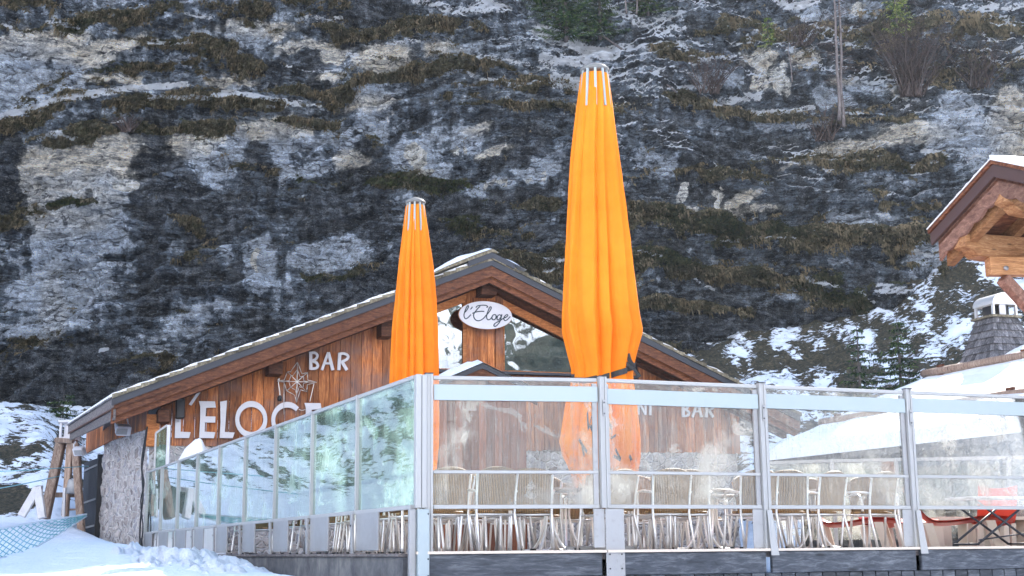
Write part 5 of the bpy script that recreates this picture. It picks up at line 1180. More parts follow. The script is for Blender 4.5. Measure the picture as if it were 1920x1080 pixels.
def place(kind, x, y, rz, label, group=None):
    first, flag = (chair0, usedc) if kind == 'c' else (table0, usedt)
    o = first if not flag[0] else copy_tree(first); flag[0] = True
    o.location = (x, y, -.025); o.rotation_euler = (0, 0, rz); o['label'] = label
    if group: o['group'] = group
    return o
rowname = ['front row behind the glass', 'second row of chairs', 'third row of chairs', 'fourth row of chairs', 'fifth row of chairs', 'sixth row of chairs']
tabs = []
# table positions first (distance along the front, depth)
for k, (a, b) in enumerate(((1.75, 1.15), (3.75, 1.2), (5.35, 1.3), (2.5, 2.6), (4.7, 2.8))):
    P = O + VD * a + UD * b; place('t', P.x, P.y, rr.uniform(0, 1.5), ('round tan cafe table with bent legs, %s from the corner behind the front glass' % ORD[k]) if k < 3 else ('round tan cafe table standing further back ' + ('left of the tied parasol' if k == 3 else 'behind the third pane'))); tabs.append((a, b))
rows = [(.45, [.28, .80, 1.36, 2.3, 2.85, 3.3, 3.95, 4.45, 5.0, 5.7]), (1.05, [.1, .55, 1.1, 2.45, 2.95, 4.5, 4.9, 6.1]), (2.1, [.3, .9, 1.5, 2.0, 3.3, 3.8, 4.9, 5.5]), (3.1, [.1, .8, 1.4, 2.0, 2.8, 3.4, 4.1, 4.8, 5.6]), (4.1, [.1, .7, 1.3, 1.9, 2.5, 3.2, 3.9, 4.6]), (5.2, [.0, .6, 1.3, 1.9, 2.6, 3.3, 4.0, 4.8])]
for ri, (b, lst) in enumerate(rows):
    for ci, a in enumerate(lst):
        P = O + VD * (a + rr.uniform(-.05, .05)) + UD * (b + rr.uniform(-.08, .12))
        rz = math.atan2(VD.y, VD.x) + (PI if ri % 2 == 0 else 0) + rr.uniform(-.35, .35)
        if ri == 0: rz = math.atan2(VD.y, VD.x) + PI + rr.uniform(-.55, .55)      # backs towards the glass
        place('c', P.x, P.y, rz, '%s rattan chair from the corner post in the %s' % (ORD[ci], rowname[ri]), 'rattan chairs in the ' + rowname[ri])
for k in range(9):
    P = CO + SD * (1.0 + 1.25 * k + rr.uniform(-.1, .1)) - nS * (.55 + rr.uniform(-.05, .25)); place('c', P.x, P.y, math.atan2(nS.y, nS.x) + PI / 2 + rr.uniform(-.5, .5) , '%s rattan chair along the side windbreak counted from the corner post' % ORD[k], 'rattan chairs along the side windbreak')
# red loungers
def lounger(P, rz, label, s=1.0):
    t = thing('red_lounger', label, 'lounger', P, rz, 'red plastic loungers at the right end of the deck')
    prof = [(-.75, .36), (-.4, .385), (0, .33), (.28, .34), (.45, .50), (.62, .80)]
    vs = []; fs = []; pp = smooth_path([Vector((0, a, b)) for a, b in prof], 5)
    for p in pp:
        for u in (-.26, -.13, 0, .13, .26): vs.append((u, p.y, p.z + .10 * (u / .26) ** 2 * .4))
    n = len(pp)
    for i in range(n - 1):
        for j in range(4): fs.append((i * 5 + j, i * 5 + j + 1, (i + 1) * 5 + j + 1, (i + 1) * 5 + j))
    m = MB(); m.add(vs, fs, True); m.add([(x, y, z - .03) for x, y, z in vs], fs, True); m.build('shell', M['red'], t, local=True)
    for (x, y0, y1, h) in ((-.22, -.6, -.45, .36), (.22, -.6, -.45, .36), (-.22, .2, .34, .33), (.22, .2, .34, .33)):
        m = MB(); m.hexa([(x - .03, y0, 0), (x + .03, y0, 0), (x + .03, y0 + .11, 0), (x - .03, y0 + .11, 0)], [(x - .03, y1 - .06, h), (x + .03, y1 - .06, h), (x + .03, y1 + .06, h), (x - .03, y1 + .06, h)]); m.build('leg', M['beige'], t, local=True)
    return t
for (px, Y, rz, lb) in ((1590, 19.2, 1.2, 'red plastic lounger half hidden by chair legs behind the third pane'), (1790, 18.6, 1.35, 'red plastic lounger lying level behind the right post and fourth pane'), (1862, 19.6, 3.0, 'red plastic lounger with upright pinkish back near the right edge of the picture'), (1672, 20.2, .4, 'red plastic lounger far back beside the right post foot')):
    P = at(px, 1020, Y); lounger((P.x, Y, -.025), rz, lb)
# folded trestle with crossed legs at far right
P = at(1885, 1000, 17.6); P.z = -.025; tt_ = thing('folding_table', 'folding table with crossed grey tube legs at the right edge', 'table', P)
for s_ in (0, 1):
    m = MB(); q = P + UD * (.5 * s_); m.tube([q - VD * .42 + Zv * .05, q + VD * .30 + Zv * .52], .016, 8); m.tube([q + VD * .42 + Zv * .05, q - VD * .42 + Zv * .60], .016, 8); m.build('leg', M['slate_metal'], tt_)
m = MB(); m.tube([P - VD * .42 + Zv * .05, P - VD * .42 + Zv * .05 + UD * .5], .014, 8); m.tube([P + VD * .42 + Zv * .05, P + VD * .42 + Zv * .05 + UD * .5], .014, 8); m.tube([P - VD * .4 + Zv * .10, P + VD * .3 + Zv * .18], .01, 6); m.build('foot_rail', M['slate_metal'], tt_)
m = MB(); m.box(P + UD * .25 + Zv * .63, (.95, .6, .03), rz=.3); m.build('tabletop', M['whitewood'], tt_, bevel=.006)
# pale upright boards of a bench row
for k, px in enumerate((1762, 1822)):
    P = at(px, 1020, 20.6); P.z = -.025; bn = thing('bench', 'pale plank bench with slab legs %s' % ('left of the pinkish lounger back' if k == 0 else 'at the far right behind the crossed table legs'), 'bench', P, 0, 'pale benches at the right end')
    m = MB(); m.bar(P - VD * .1 + Zv * .43, P + VD * 1.1 + Zv * .43, .34, .05); m.build('seat', M['beige'], bn)
    for q in (.05, .5, .95):
        m = MB(); m.bar(P + VD * q, P + VD * q + Zv * .405, .14, .28, up=UD); m.build('leg', M['beige'], bn)

# ------------------------------------------------------------------ snow heaps
def heap(name, label, ctr_, L, Wd, Hh, d, seed, chunky=.10, mat='chunk_snow'):
    n = 110; u = np.linspace(-1, 1, n); U, V = np.meshgrid(u, u); r = np.sqrt(U * U + V * V); th = np.arctan2(V, U)
    edge = 1 + .18 * fbm(np.cos(th) * 1.4 + seed, np.sin(th) * 1.4, 3, seed)
    h = np.clip(1 - (r / edge) ** 2, 0, 1) ** (.5 if mat == 'roof_snow' else .7) * Hh
    X = ctr_[0] + U * L * d[0] - V * Wd * d[1]; Y = ctr_[1] + U * L * d[1] + V * Wd * d[0]
    f1_, f2_, c_ = worley(X * 3.2 + seed, Y * 3.2, seed); f1c, f2c, cc_ = worley(X * 8 + seed, Y * 8, seed + 3)
    Z = h * (1 + .35 * fbm(X * .9, Y * .9, 3, seed + 1)) + sstep(0, .15, h) * (chunky * (c_ * .9 - f1_ * .8) + chunky * .4 * (cc_ - f1c) + .03 * fbm(X * 6, Y * 6, 3, seed + 2))
    Z = ctr_[2] + Z - .25 * sstep(.95, 1.2, r)
    o = grid_mesh(name, X, Y, Z, M[mat]); return prop(o, label, 'snow heap')
pH = at(330, 1050, 21.5); heap('snow_heap', 'long heap of lumpy shovelled snow in front of the side windbreak', (pH.x, 20.8, -.62), 5.2, 1.35, .62, (SD.x, SD.y), 3, .16)
pH2 = at(345, 1075, 17.2); heap('snow_heap', 'nearer mound of sunlit snow lumps at the bottom left by the concrete plinth', (pH2.x, 17.2, -.85), 2.9, 1.1, .66, (SD.x, SD.y), 8, .17)
pm = at(352, 850, 29.2); 
hm = heap('snow_mound', 'smooth tall snow mound below the large letters behind the side windbreak', (at(362, 850, 30.7).x, 30.7, -.05), .78, .8, H(345, 815, 29.8) - .05, (1, 0), 12, .012, 'roof_snow')

# ------------------------------------------------------------------ gabled porch roof on the right
A = at(1863, 300, 18.0); rg = thing('gabled_roof', 'small carved timber gable roof with scalloped boards jutting in from the right', 'roof', (A.x + 2, A.y + .8, 0))
tb = .42; GL = 3.6
def g(s, z, q): return A + UD * s + Zv * (z - abs(s) * tb) + VD * q      # s: along the gable (away from viewer > 0), q: along the ridge into the picture's right
def gslab(name, mat, z0, z1, q0, q1, s0=1.45, parent=None, tone=.5):
    for sg in (1, -1):
        m = MB(); m.tone = tone; m.hexa([g(0, z0, q0), g(sg * s0, z0, q0), g(sg * s0, z1, q0), g(0, z1, q0)], [g(0, z0, q1), g(sg * s0, z0, q1), g(sg * s0, z1, q1), g(0, z1, q1)]); yield m.build(name, M[mat], parent or rg)
rf = list(gslab('roof', 'shingle', .0, -.06, .0, GL, 1.5))
list(gslab('roof_edge_flashing', 'brown_metal', -.06, -.24, -.02, .02, 1.50))
list(gslab('upper_shingle_edge', 'beam', .0, -.055, -.05, .0, 1.52, tone=.7))
for sg in (1, -1):
    m = MB(); m.tone = .75 if sg > 0 else .4; N = 36; t_ = []; b_ = []
    for k in range(N + 1):
        s_ = sg * 1.42 * k / N; t_.append(g(s_, -.22, .05)); b_.append(g(s_, -.47 - .05 * abs(math.sin(PI * k / N * 4.5)) , .05))
    for k in range(N): m.hexa([t_[k], t_[k + 1], b_[k + 1], b_[k]], [p + VD * .045 for p in (t_[k], t_[k + 1], b_[k + 1], b_[k])])
    m.build('scalloped_board', M['rose_board'], rg)
list(gslab('inner_rafter', 'new_beam', -.30, -.60, .16, .28, 1.40, tone=.3))
list(gslab('roof_lining', 'beam', -.25, -.29, .05, GL, 1.42, tone=.9))
for k in range(3): list(gslab('rafter', 'new_beam', -.29, -.47, .9 + .8 * k, 1.02 + .8 * k, 1.36, tone=.2))
def purlin(s_, z0, w_, h_, q0, label=None):
    c = A + UD * s_ + Zv * z0
    m = MB(); m.tone = .6; m.prism([c + VD * (q0 + .0) + Zv * h_ / 2 - UD * w_ / 2, c + VD * (q0 + .42) + Zv * h_ / 2 - UD * w_ / 2, c + VD * GL + Zv * h_ / 2 - UD * w_ / 2, c + VD * GL - Zv * h_ / 2 - UD * w_ / 2, c + VD * (q0 + .42) - Zv * h_ / 2 - UD * w_ / 2, c + VD * (q0 + .22) - Zv * (h_ / 2 - .02) - UD * w_ / 2, c + VD * (q0 + .12) - Zv * (h_ * .18) - UD * w_ / 2, c + VD * (q0 + .0) - Zv * (h_ * .05) - UD * w_ / 2], UD * w_)
    return m.build('purlin', M['new_beam'], rg, bevel=.008)
purlin(0, -.58, .28, .34, .06); purlin(.98, -.58 - .98 * tb, .28, .34, .08); purlin(-.98, -.58 - .98 * tb, .28, .34, .08)
m = MB(); m.tone = .9
c1 = at(1852, 500, 19.0); c2 = c1 + VD * 3.2 + UD * -.6; m.bar(c1, c1 + (VD * 3 - UD * .7), .2, .26); m.build('tie_beam', M['new_beam'], rg, bevel=.01)
m = MB(); m.tone = .95; q = at(1880, 522, 19.0); m.bar(q, q + VD * .75 - Zv * .72, .15, .17, up=UD); m.build('brace', M['rose_board'], rg, bevel=.008)
m = MB(); m.lathe((0, 0, 0), [(0, 0), (.035, 0), (.035, .02), (0, .03)], 10); bolt = at(1886, 503, 18.88); m.v = [(v[0] + bolt.x, bolt.y - v[2], v[1] + bolt.z) for v in m.v]; m.build('bolt', M['sheet'], rg)
m = MB(); pt = A + VD * 3.3 - UD * 0 ; m.bar((pt.x, pt.y + .8, -.03), (pt.x, pt.y + .8, 3.6), .24, .24, up=(0, 1, 0)); m.build('post', M['new_beam'], rg)
for sg, rfi in ((1, rf[0]), (-1, rf[1])):
    vs = []; fs = []; nn = 26
    for k in range(nn + 1):
        s_ = sg * 1.52 * k / nn
        for j in range(10):
            q = -.07 + (GL) * j / 9; th = (.012 if j == 0 else .03) + .02 * float(perlin(np.array(k * .6), np.array(j * .8), 5 + sg)) + (.05 if sg < 0 else 0)
            th = max(th, .006); vs.append(g(s_, .005 + th * (1 if k < nn else .3), q))
    for k in range(nn):
        for j in range(9): fs.append((k * 10 + j, (k + 1) * 10 + j, (k + 1) * 10 + j + 1, k * 10 + j + 1))
    for k in range(nn + 1): vs.append(g(sg * 1.52 * k / nn, .0, -.06))
    e0 = (nn + 1) * 10
    for k in range(nn): fs.append((k * 10, (k + 1) * 10, e0 + k + 1, e0 + k))
    m = MB(); m.add(vs, fs, True); m.build('snow_cover', M['roof_snow'], rfi)

# ------------------------------------------------------------------ stone hut with snowy roof and shingled chimney
E0 = at(1440, 862, 30.0); TN = .41; D2 = Vector((.397, -.918, 0)).normalized()
hut = thing('stone_hut', 'low stone hut with a bright snow covered roof behind the right panes', 'hut', (E0.x + 3, E0.y - 4, -.5))
def hp(s, t, up=0.0): return E0 + D2 * s + VD * t + Zv * (t * TN + up)
TL = 8.5; SL = 17.0
m = MB(); m.hexa([hp(0, 0), hp(SL, 0), hp(SL, TL), hp(0, TL)], [hp(0, 0, -.14), hp(SL, 0, -.14), hp(SL, TL, -.14), hp(0, TL, -.14)]); hr = m.build('roof', M['shingle'], hut)
m = MB(); m.hexa([hp(0, TL), hp(SL, TL), hp(SL, TL) + VD * 5 - Zv * 2, hp(0, TL) + VD * 5 - Zv * 2], [hp(0, TL, -.1), hp(SL, TL, -.1), hp(SL, TL, -.1) + VD * 5 - Zv * 2, hp(0, TL, -.1) + VD * 5 - Zv * 2]); m.build('rear_roof', M['shingle'], hut)
ns, nt_ = 120, 60; us = np.linspace(-.12, SL, ns); ut = np.linspace(-.10, TL + .1, nt_); US, UT = np.meshgrid(us, ut, indexing='ij')
th = .28 + .10 * fbm(US * .35, UT * .35, 3, 301) + .04 * fbm(US * 1.5, UT * 1.5, 3, 302)
edge_ = np.minimum(1, np.minimum((US + .12) / .30, (UT + .10) / .25)) ; th = th * np.sqrt(np.clip(edge_, 0.0, 1))
XX = E0.x + D2.x * US + VD.x * UT; YY = E0.y + D2.y * US + VD.y * UT; ZZ = E0.z + UT * TN + th + .01
so_ = grid_mesh('snow_cover', XX, YY, ZZ, M['roof_snow']); so_.parent = hr; so_.location = -hut.location
for (t_, s0, s1, lift) in ((1.3, .1, SL, .30), (4.1, .0, SL, .34)):
    m = MB(); rr = random.Random(int(t_ * 10)); pts = [hp(s0 + (s1 - s0) * k / 24, t_, lift + rr.uniform(-.012, .012)) for k in range(25)]; m.tone = .6; m.tube(pts, [.085 + rr.uniform(-.008, .01) for _ in pts], 10); m.build('snow_guard_log', M['log'], hut)
    m = MB()
    for k in range(6): c = hp(s0 + .6 + 2.6 * k, t_, lift); m.box(c, (.05, .22, .26), rz=.3); 
    m.build('log_bracket', M['beam'], hut)
m = MB(); m.hexa([hp(.4, .5, -.14), hp(SL, .5, -.14), Vector((hp(SL, .5).x, hp(SL, .5).y, -1)), Vector((hp(.4, .5).x, hp(.4, .5).y, -1))], [p + VD * .3 for p in (hp(.4, .5, -.14), hp(SL, .5, -.14), Vector((hp(SL, .5).x, hp(SL, .5).y, -1)), Vector((hp(.4, .5).x, hp(.4, .5).y, -1)))]); m.build('stone_wall', M['hut_stone'], hut)
m = MB(); m.prism([hp(.4, .5, -.15), hp(.4, TL, -.15), Vector((hp(.4, TL).x, hp(.4, TL).y, -1)), Vector((hp(.4, .5).x, hp(.4, .5).y, -1))], D2 * .25); m.build('stone_wall', M['hut_stone'], hut)
# chimney
cb = hp(1.3, 5.1); hx = .72; zt_ = H(1885, 597, cb.y); zb_ = cb.z - .25
chm = MB(); rr = random.Random(4); nrow = 8; top_h = .31
def ring4(h_, z): return [Vector((cb.x, cb.y, z)) + VD * (a * h_) + UD * (b * h_) for a, b in ((-1, -1), (1, -1), (1, 1), (-1, 1))]
for r_ in range(nrow):
    f0 = r_ / nrow; f1_ = (r_ + 1.12) / nrow; z0 = zb_ + (zt_ - zb_) * f0; z1 = zb_ + (zt_ - zb_) * min(f1_, 1.0)
    h0 = hx + (top_h - hx) * f0 ** .85 + .03; h1 = hx + (top_h - hx) * min(1, f1_) ** .85
    a4, b4 = ring4(h0, z0), ring4(h1, z1)
    for sd_ in range(4):
        n_ = 9; p0, p1 = a4[sd_], a4[(sd_ + 1) % 4]; q0, q1 = b4[sd_], b4[(sd_ + 1) % 4]; off = (r_ % 2) * .5
        for k in range(n_):
            u0, u1 = k / n_, (k + 1) / n_ - .006; chm.tone = rr.random(); dj = rr.uniform(0, .012); nn_ = (p1 - p0).cross(Zv).normalized()
            w0 = p0.lerp(p1, u0) + nn_ * dj; w1 = p0.lerp(p1, u1) + nn_ * dj; w2 = q0.lerp(q1, u1); w3 = q0.lerp(q1, u0)
            chm.hexa([w0, w1, w2, w3], [w - nn_ * .02 for w in (w0, w1, w2, w3)])
chim = chm.build('chimney', M['shingle'], hut)
m = MB(); c = Vector((cb.x, cb.y, zt_)); m.box(c, (.78, .78, .05), rz=.31); m.build('cap_plate', M['moss_shingle'], chim)
for a, b in ((-1, -1), (1, -1), (1, 1), (-1, 1)):
    m = MB(); p = c + VD * a * .30 + UD * b * .30; m.bar(p, p + Zv * .30, .07, .04, up=VD); m.build('cap_leg', M['chrome'], chim)
m = MB(); m.bar(c - UD * .30 - VD * .05, c - UD * .30 - VD * .05 + Zv * .28, .16, .02, up=UD); m.build('cap_leg', M['white'], chim)
m = MB(); m.box(c + Zv * .14, (.4, .4, .26), rz=.31); m.build('flue', M['black'], chim)
vs = []; fs = []
for k in range(15):
    a = PI * k / 14
    for q in (-.36, .36): vs.append(c + VD * (-.34 * math.cos(a)) + Zv * (.27 + .27 * math.sin(a)) + UD * q)
for k in range(14): fs.append((k * 2, k * 2 + 1, k * 2 + 3, k * 2 + 2))
fs.append([k * 2 for k in range(15)]); fs.append([k * 2 + 1 for k in range(15)][::-1])
m = MB(); m.add(vs, fs, False); m.build('cap_hood', M['chrome'], chim)

# ------------------------------------------------------------------ things at the left
YA = 37.0
def seg(m, a, b, Ya, Yb_, r, tone=.5, z=8):
    m.tone = tone; m.tube([at(*a, Ya), at(*b, Yb_)], r, z)
tf_ = thing('log_frame', 'tall frame of leaning peeled logs carrying a white box left of the chalet', 'log frame', (at(120, 970, YA).x, YA, at(120, 985, YA).z))
for a, b, Ya_, Yb_, w_, tn in (((116, 822), (84, 972), YA + .3, YA - .3, .24, .4), ((132, 830), (122, 968), YA, YA - .1, .17, .9), ((141, 832), (153, 1002), YA - .2, YA - .9, .18, .6), ((146, 840), (148, 950), YA + .8, YA + 1.2, .16, .3)):
    m = MB(); m.tone = tn; m.bar(at(*a, Ya_), at(*b, Yb_), w_, w_, up=(0, 1, 0)); m.build('post', M['log'], tf_, bevel=.02)
m = MB(); m.tone = .2; m.bar(at(98, 928, YA), at(150, 928, YA), .12, .13); m.build('crossbar', M['log'], tf_)
m = MB(); m.tone = .9; m.bar(at(118, 956, YA), at(148, 955, YA), .06, .05); m.build('crossbar', M['log'], tf_)
m = MB(); m.tone = .3; m.bar(at(108, 826, YA), at(140, 828, YA), .5, .12); m.build('top_beam', M['log'], tf_)
m = MB(); m.tone = .7; m.bar(at(119, 970, YA - .5), at(121, 915, YA - .4), .07, .07, up=(0, 1, 0)); m.build('stake', M['whitewood'], tf_)
wb = thing('white_box', 'white framed box on top of the log frame at the end of the eave', 'box', at(124, 824, YA))
a, b = at(113, 824, YA), at(138, 824, YA); hh = at(113, 790, YA).z - a.z
for p in (a, b, a + Vector((0, .4, 0)), b + Vector((0, .4, 0))):
    m = MB(); m.bar(p, p + Zv * hh, .06, .06, up=(0, 1, 0)); m.build('post', M['white'], wb)
m = MB(); m.box((a + b) / 2 + Vector((0, .2, hh)), ((b - a).length + .12, .56, .07)); m.build('lid', M['white'], wb, bevel=.01)
m = MB(); m.box((a + b) / 2 + Vector((0, .2, .05)), ((b - a).length, .45, .05)); m.build('base', M['white'], wb)
m = MB(); m.box((a + b) / 2 + Vector((.03, .2, hh / 2)), ((b - a).length * .5, .35, hh * .85)); m.build('panel', M['whitewood'], wb)
pb = at(139, 926, YA - .3); bk = thing('metal_bucket', 'grey metal bucket standing on the crossbar of the log frame', 'bucket', pb)
m = MB(); m.lathe(pb, [(0, 0), (.20, .0), (.23, .02), (.17, .36), (.15, .38), (0, .38)], 20); m.build('body', M['sheet'], bk)
m = MB(); m.tube(smooth_path([pb + Vector((-.17, 0, .36)), pb + Vector((0, 0, .5)), pb + Vector((.17, 0, .36))]), .012, 6); m.build('handle', M['black'], bk)
aF_ = thing('a_frame', 'whitewashed A shaped trestle standing in the snow left of the log frame', 'trestle', at(62, 970, 35.5))
for a, b, tn in (((71, 915), (40, 968), .6), ((71, 914), (79, 972), .9)):
    m = MB(); m.tone = tn; m.bar(at(*a, 35.5), at(*b, 35.5 - .2), .20, .12, up=(0, 1, 0)); m.build('leg', M['whitewood'], aF_, bevel=.01)
m = MB(); m.bar(at(66, 918, 35.5), at(76, 914, 36.2), .14, .12); m.build('ridge_piece', M['whitewood'], aF_)
# rope net slung from the wall
def netp(u, v):     # u along 0 (left) .. 1 (right end at the wall), v 0 top .. 1 bottom
    tx = -60 + 222 * u; ty = np.interp(u, [0, .3, .55, .8, 1], [1000, 990, 980, 972, 964]); bx = -60 + 222 * u; by = np.interp(u, [0, .27, .5, .75, .9, 1], [1062, 1046, 1034, 1004, 982, 968])
    return at(tx * (1 - v) + bx * v, ty * (1 - v) + by * v, 16.6 + 14.4 * u - .9 * math.sin(PI * v) * (1 - u))
m = MB(); NU = 17; NVn = 5
for k in range(-NVn, NU):
    for sgn in (1, -1):
        pts = []
        for j in range(NVn + 1):
            u = (k + (j if sgn > 0 else NVn - j) ) / NU
            if 0 <= u <= 1: pts.append(netp(u, j / NVn) + Vector((0, .01 * sgn, 0)))
        if len(pts) > 1: m.tube(pts, .009, 4, cap=False)
net = m.build('rope_net', M['rope'], None, 'snow dusted teal rope net slung low at the bottom left corner', cat='net')
m = MB(); m.tube([netp(k / 30, 0) for k in range(31)], .022, 6); m.tube([netp(k / 30, 1) for k in range(31)], .02, 6); ro = m.build('edge_rope', M['chunk_snow'], net)
m = MB(); P = [at(-40, 886, 33), at(60, 881, 34), at(166, 874, 36)]; m.tube(P, .012, 5); m.build('guy_line', M['rope'], None, 'thin pale guy line stretched across the snowy slope to the chalet corner', cat='line')
m = MB(); P = [at(-40, 922, 30), at(40, 908, 33), at(110, 893, 36)]; m.tube(smooth_path(P), .012, 5); m.build('guy_line', M['rope'], None, 'lower thin line sloping up past the dark earth bank at the left edge', cat='line')

# ------------------------------------------------------------------ trees
def spruce(P, hgt, rad_, label, seed, mat='spruce', dens=1.0, group='spruces on and below the cliff', bare=0.0, skew=0.0):
    rr = random.Random(seed); t = thing('spruce_tree', label, 'tree', P, 0, group); P = Vector(P)
    m = MB(); m.tone = .5; m.tube([P + Vector((skew * hgt * f, 0, hgt * f)) for f in (-.04, .2, .5, .8, 1.0)], [hgt * .020, hgt * .018, hgt * .012, hgt * .006, .008], 8); m.build('trunk', M['bark'], t)
    m = MB(); lim = MB(); layers = int(hgt / .24 * 1.0)
    for L in range(layers):
        f = bare + (1 - bare) * (L / layers); z = hgt * (f * .97 + .02); rl = rad_ * (1 - f) ** .8 * rr.uniform(.75, 1.1) + .08; nb = max(4, int((7 if rl > .5 else 5) * dens))
        for b in range(nb):
            a = rr.uniform(0, 6.283); ln = rl * rr.uniform(.6, 1.15); dirv = Vector((math.cos(a), math.sin(a), 0)); sdv = Vector((-dirv.y, dirv.x, 0)); root = P + Vector((skew * z, 0, z)); pts = []
            K = max(3, int(ln / .10))
            for k in range(K + 1):
                q = k / K; pts.append(root + dirv * (ln * q) + Zv * (-.30 * ln * q + .22 * ln * q * q))
            lim.tube([pts[0], pts[len(pts) // 2], pts[-1]], [.018, .012, .004], 4, cap=False)
            for k in range(1, K + 1):
                wv = (.10 + .26 * ln * (1 - k / K) * .6) * rr.uniform(.7, 1.2)
                for sd_ in (-1, 1):
                    m.tone = rr.random(); tip = pts[k] + sdv * sd_ * wv + dirv * wv * .6 + Zv * rr.uniform(-.09, .01); base_ = pts[k] - dirv * .06
                    mid = (tip + base_) / 2 + Zv * .03
                    m.add([base_, mid + dirv * .035, tip, mid - dirv * .035 - Zv * .02], [(0, 1, 2, 3)])
                    if rr.random() < .6: m.add([mid, mid + dirv * .05 - Zv * .07, tip - Zv * .10], [(0, 1, 2)])
    cr = m.build('crown', M[mat], t); lim.build('branches', M['bark'], cr); return t
def twigs(P, hgt, w_, n, label, seed, name='bare_bush', cat='bush', mat='twig', group='bare shrubs on the cliff'):
    rr = random.Random(seed); t = thing(name, label, cat, P, 0, group); P = Vector(P); m = MB()
    tr = MB()
    for k in range(n):
        m.tone = rr.random(); a = rr.uniform(0, 6.28); x0 = rr.uniform(-.15, .15) * w_; p = P + Vector((x0, rr.uniform(-.2, .1), 0)); pts = [p]; d = Vector((math.cos(a) * w_ / hgt * .5, math.sin(a) * .3 - .15, 1)).normalized(); L = hgt * rr.uniform(.5, 1)
        for j in range(6): d = (d + Vector((rr.uniform(-.25, .25), rr.uniform(-.2, .2), rr.uniform(-.1, .1)))).normalized(); pts.append(pts[-1] + d * L / 6)
        (tr if k < n // 6 else m).tube(pts, [.022 * (1 - j / 6) + .004 for j in range(7)], 4, cap=False)
        for j in range(2, 7):
            for _ in range(3):
                e = pts[j] + Vector((rr.uniform(-1, 1), rr.uniform(-.5, .5), rr.uniform(-.1, .9))) * hgt * .12; m.tube([pts[j], (pts[j] + e) / 2 + Vector((0, 0, .02)), e], [.008, .006, .003], 3, cap=False)
    m.build('twigs', M[mat], t); tr.build('stems', M['bark'], t); return t
def cl(px, py, out=.3): p = on_cliff(px, py); return Vector((p.x, p.y - out, p.z))
def g_at(px, py, Y): p = at(px, py, Y); return Vector((p.x, p.y, gz(p.x, p.y) - .1))
P = g_at(1690, 735, 47.0); spruce(P, H(1690, 590, 47.0) - P.z, 1.75, 'broad snow dusted spruce on the slope, right one of the pair above the windbreak', 1, dens=1.3)
P = g_at(1613, 735, 45.5); spruce(P, H(1613, 603, 45.5) - P.z, 1.25, 'slender young spruce with a bare tip, left one of the pair above the windbreak', 2, dens=1.0)
P = cl(1062, 75); spruce(P, 5.2, 1.9, 'dark spruce with low drooping branches at the top edge above the big parasol', 3, dens=1.3)
P = cl(1125, 72); spruce(P, 4.2, 1.2, 'smaller dark spruce immediately right of the one above the big parasol', 13, dens=1.2)
P = cl(1215, 28); spruce(P, 3.5, 1.5, 'dark spruce at the top edge behind two thin pale stems', 4, dens=1.1)
P = cl(1440, 88); spruce(P, 1.55, .34, 'tiny bright green spruce alone on a ledge in the upper right rock', 5, 'spruce_lit', 1.2)
P = cl(1680, 70); spruce(P, 4.0, .95, 'yellow green spruce tinted as if sunlit at the top right edge', 6, 'spruce_lit', 1.1)
P = cl(1020, 20); spruce(P, 3.0, 1.3, 'dark evergreen at the very top edge left of the large spruce', 14, dens=1.1)
twigs(cl(1705, 185), 4.2, 3.4, 120, 'big brown leafless bush below the yellow green spruce', 7)
twigs(cl(240, 250), 1.0, 1.6, 30, 'small leafless shrub on the left rock ledge under the long snow line', 8)
twigs(cl(1060, 62), 1.2, 2.4, 40, 'tangle of bare branches under the dark spruce at the top', 9)
twigs(cl(1500, 90), 1.6, 2.5, 30, 'thin leafless shrub left of the twin bare trunks', 10)
twigs(cl(1330, 180), 2.2, 3.0, 40, 'leafless grey shrub right of the big parasol cap', 15)
twigs(cl(1830, 170), 2.5, 3.0, 40, 'leafless shrub near the top right corner above the pale rock', 16)
twigs(cl(1540, 270), 1.7, 2.6, 40, 'leafless shrub at the foot of the twin bare trunks', 17)
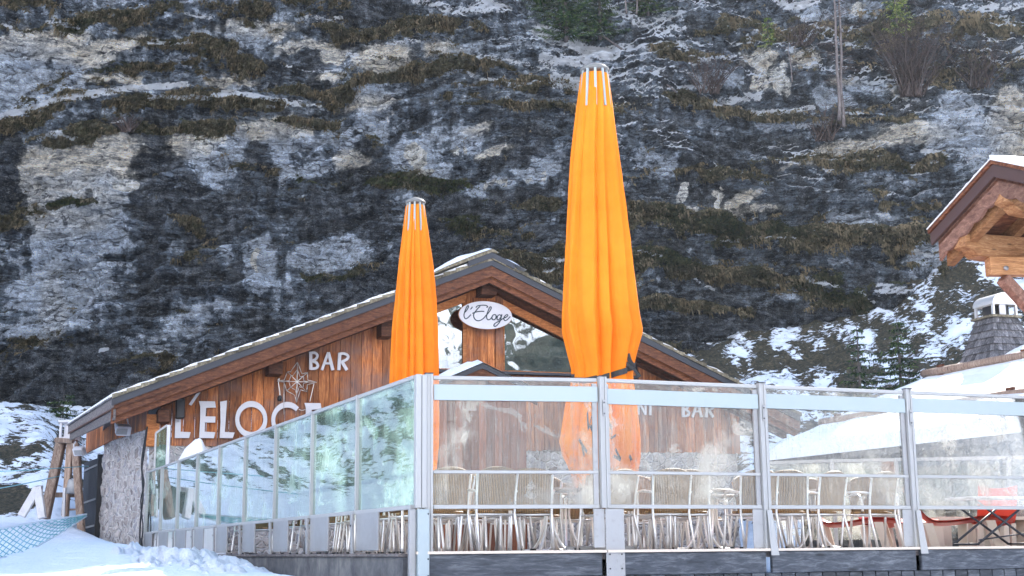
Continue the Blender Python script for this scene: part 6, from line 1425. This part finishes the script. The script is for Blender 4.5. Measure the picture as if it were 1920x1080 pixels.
def pole_tree(p0, p1, r_, label, seed, nb=16, out=.8):
    rr = random.Random(seed); a = cl(*p0, out); b = at(p1[0], p1[1], a.y - .2); t = thing('bare_tree', label, 'tree', a, 0, 'bare trunks on the cliff'); m = MB(); m.tone = .9
    pts = [a.lerp(b, k / 8) + Vector((rr.uniform(-.04, .04), 0, 0)) for k in range(9)]; m.tube(pts, [r_ * (1 - .5 * k / 8) for k in range(9)], 8); m.build('trunk', M['bark'], t)
    m = MB()
    for k in range(nb):
        m.tone = rr.random(); q = a.lerp(b, rr.uniform(.08, .95)); s_ = rr.choice((-1, 1)); L = rr.uniform(.3, 1.1)
        e = q + Vector((s_ * L, rr.uniform(-.4, .2), rr.uniform(-.25, .15))); mid = (q + e) / 2 + Zv * .08; m.tube([q, mid, e], [.016, .011, .004], 4, cap=False)
        for _ in range(4): f_ = q.lerp(e, rr.random()); m.tube([f_, f_ + Vector((rr.uniform(-.2, .2), rr.uniform(-.1, .1), rr.uniform(-.2, .15)))], .005, 3, cap=False)
        if nb < 10: m.build('branch', M['twig'], t); m = MB()
    if nb >= 10: m.build('branches', M['twig'], t)
pole_tree((1568, 235), (1563, -20), .085, 'tall straight leafless trunk on the upper right rock, left one of twins', 1, 34)
pole_tree((1575, 245), (1573, -20), .085, 'tall straight leafless trunk on the upper right rock, right of the twin pair', 2, 30, .6)
pole_tree((1174, 38), (1170, -20), .05, 'thin pale stem at the top edge, left one of two above the big parasol', 3, 3)
pole_tree((1192, 38), (1198, -20), .05, 'thin pale leaning stem at the top edge, right one of two above the big parasol', 4, 3)
pole_tree((1480, 165), (1477, 80), .03, 'short thin bare stem above the striped pale rock', 5, 6)
a = cl(1110, 62, .6); b = cl(1265, 185, .8); m = MB(); m.tone = .7; m.tube([a, a.lerp(b, .5) + Vector((0, -.1, .06)), b], [.05, .05, .03], 7); m.build('fallen_trunk', M['bark'], None, 'thin dark trunk fallen diagonally down the snowy ledge right of the parasol cap', cat='log')
P = g_at(118, 772, 55); spruce(P, 1.3, 1.4, 'low snow capped evergreen bush behind the white box', 18, dens=1.2)
P = g_at(1465, 690, 50); twigs(P, .9, 2.0, 30, 'low bare bush on the snow slope just right of the chalet roof end', 19)
# ------------------------------------------------------------------ thin haze volume added to imitate a lens veil
m = MB(); m.box((0, 0, 190), (900, 900, 400))
t = NT('lens_veil_haze'); pv = t.node('ShaderNodeVolumePrincipled'); pv.inputs['Color'].default_value = (0.72, 0.84, 1.0, 1); pv.inputs['Density'].default_value = 0.0003; pv.inputs['Anisotropy'].default_value = 0.3
t.link(pv.outputs[0], t.out.inputs['Volume'])
m.build('haze', t.m, None, kind='stuff')
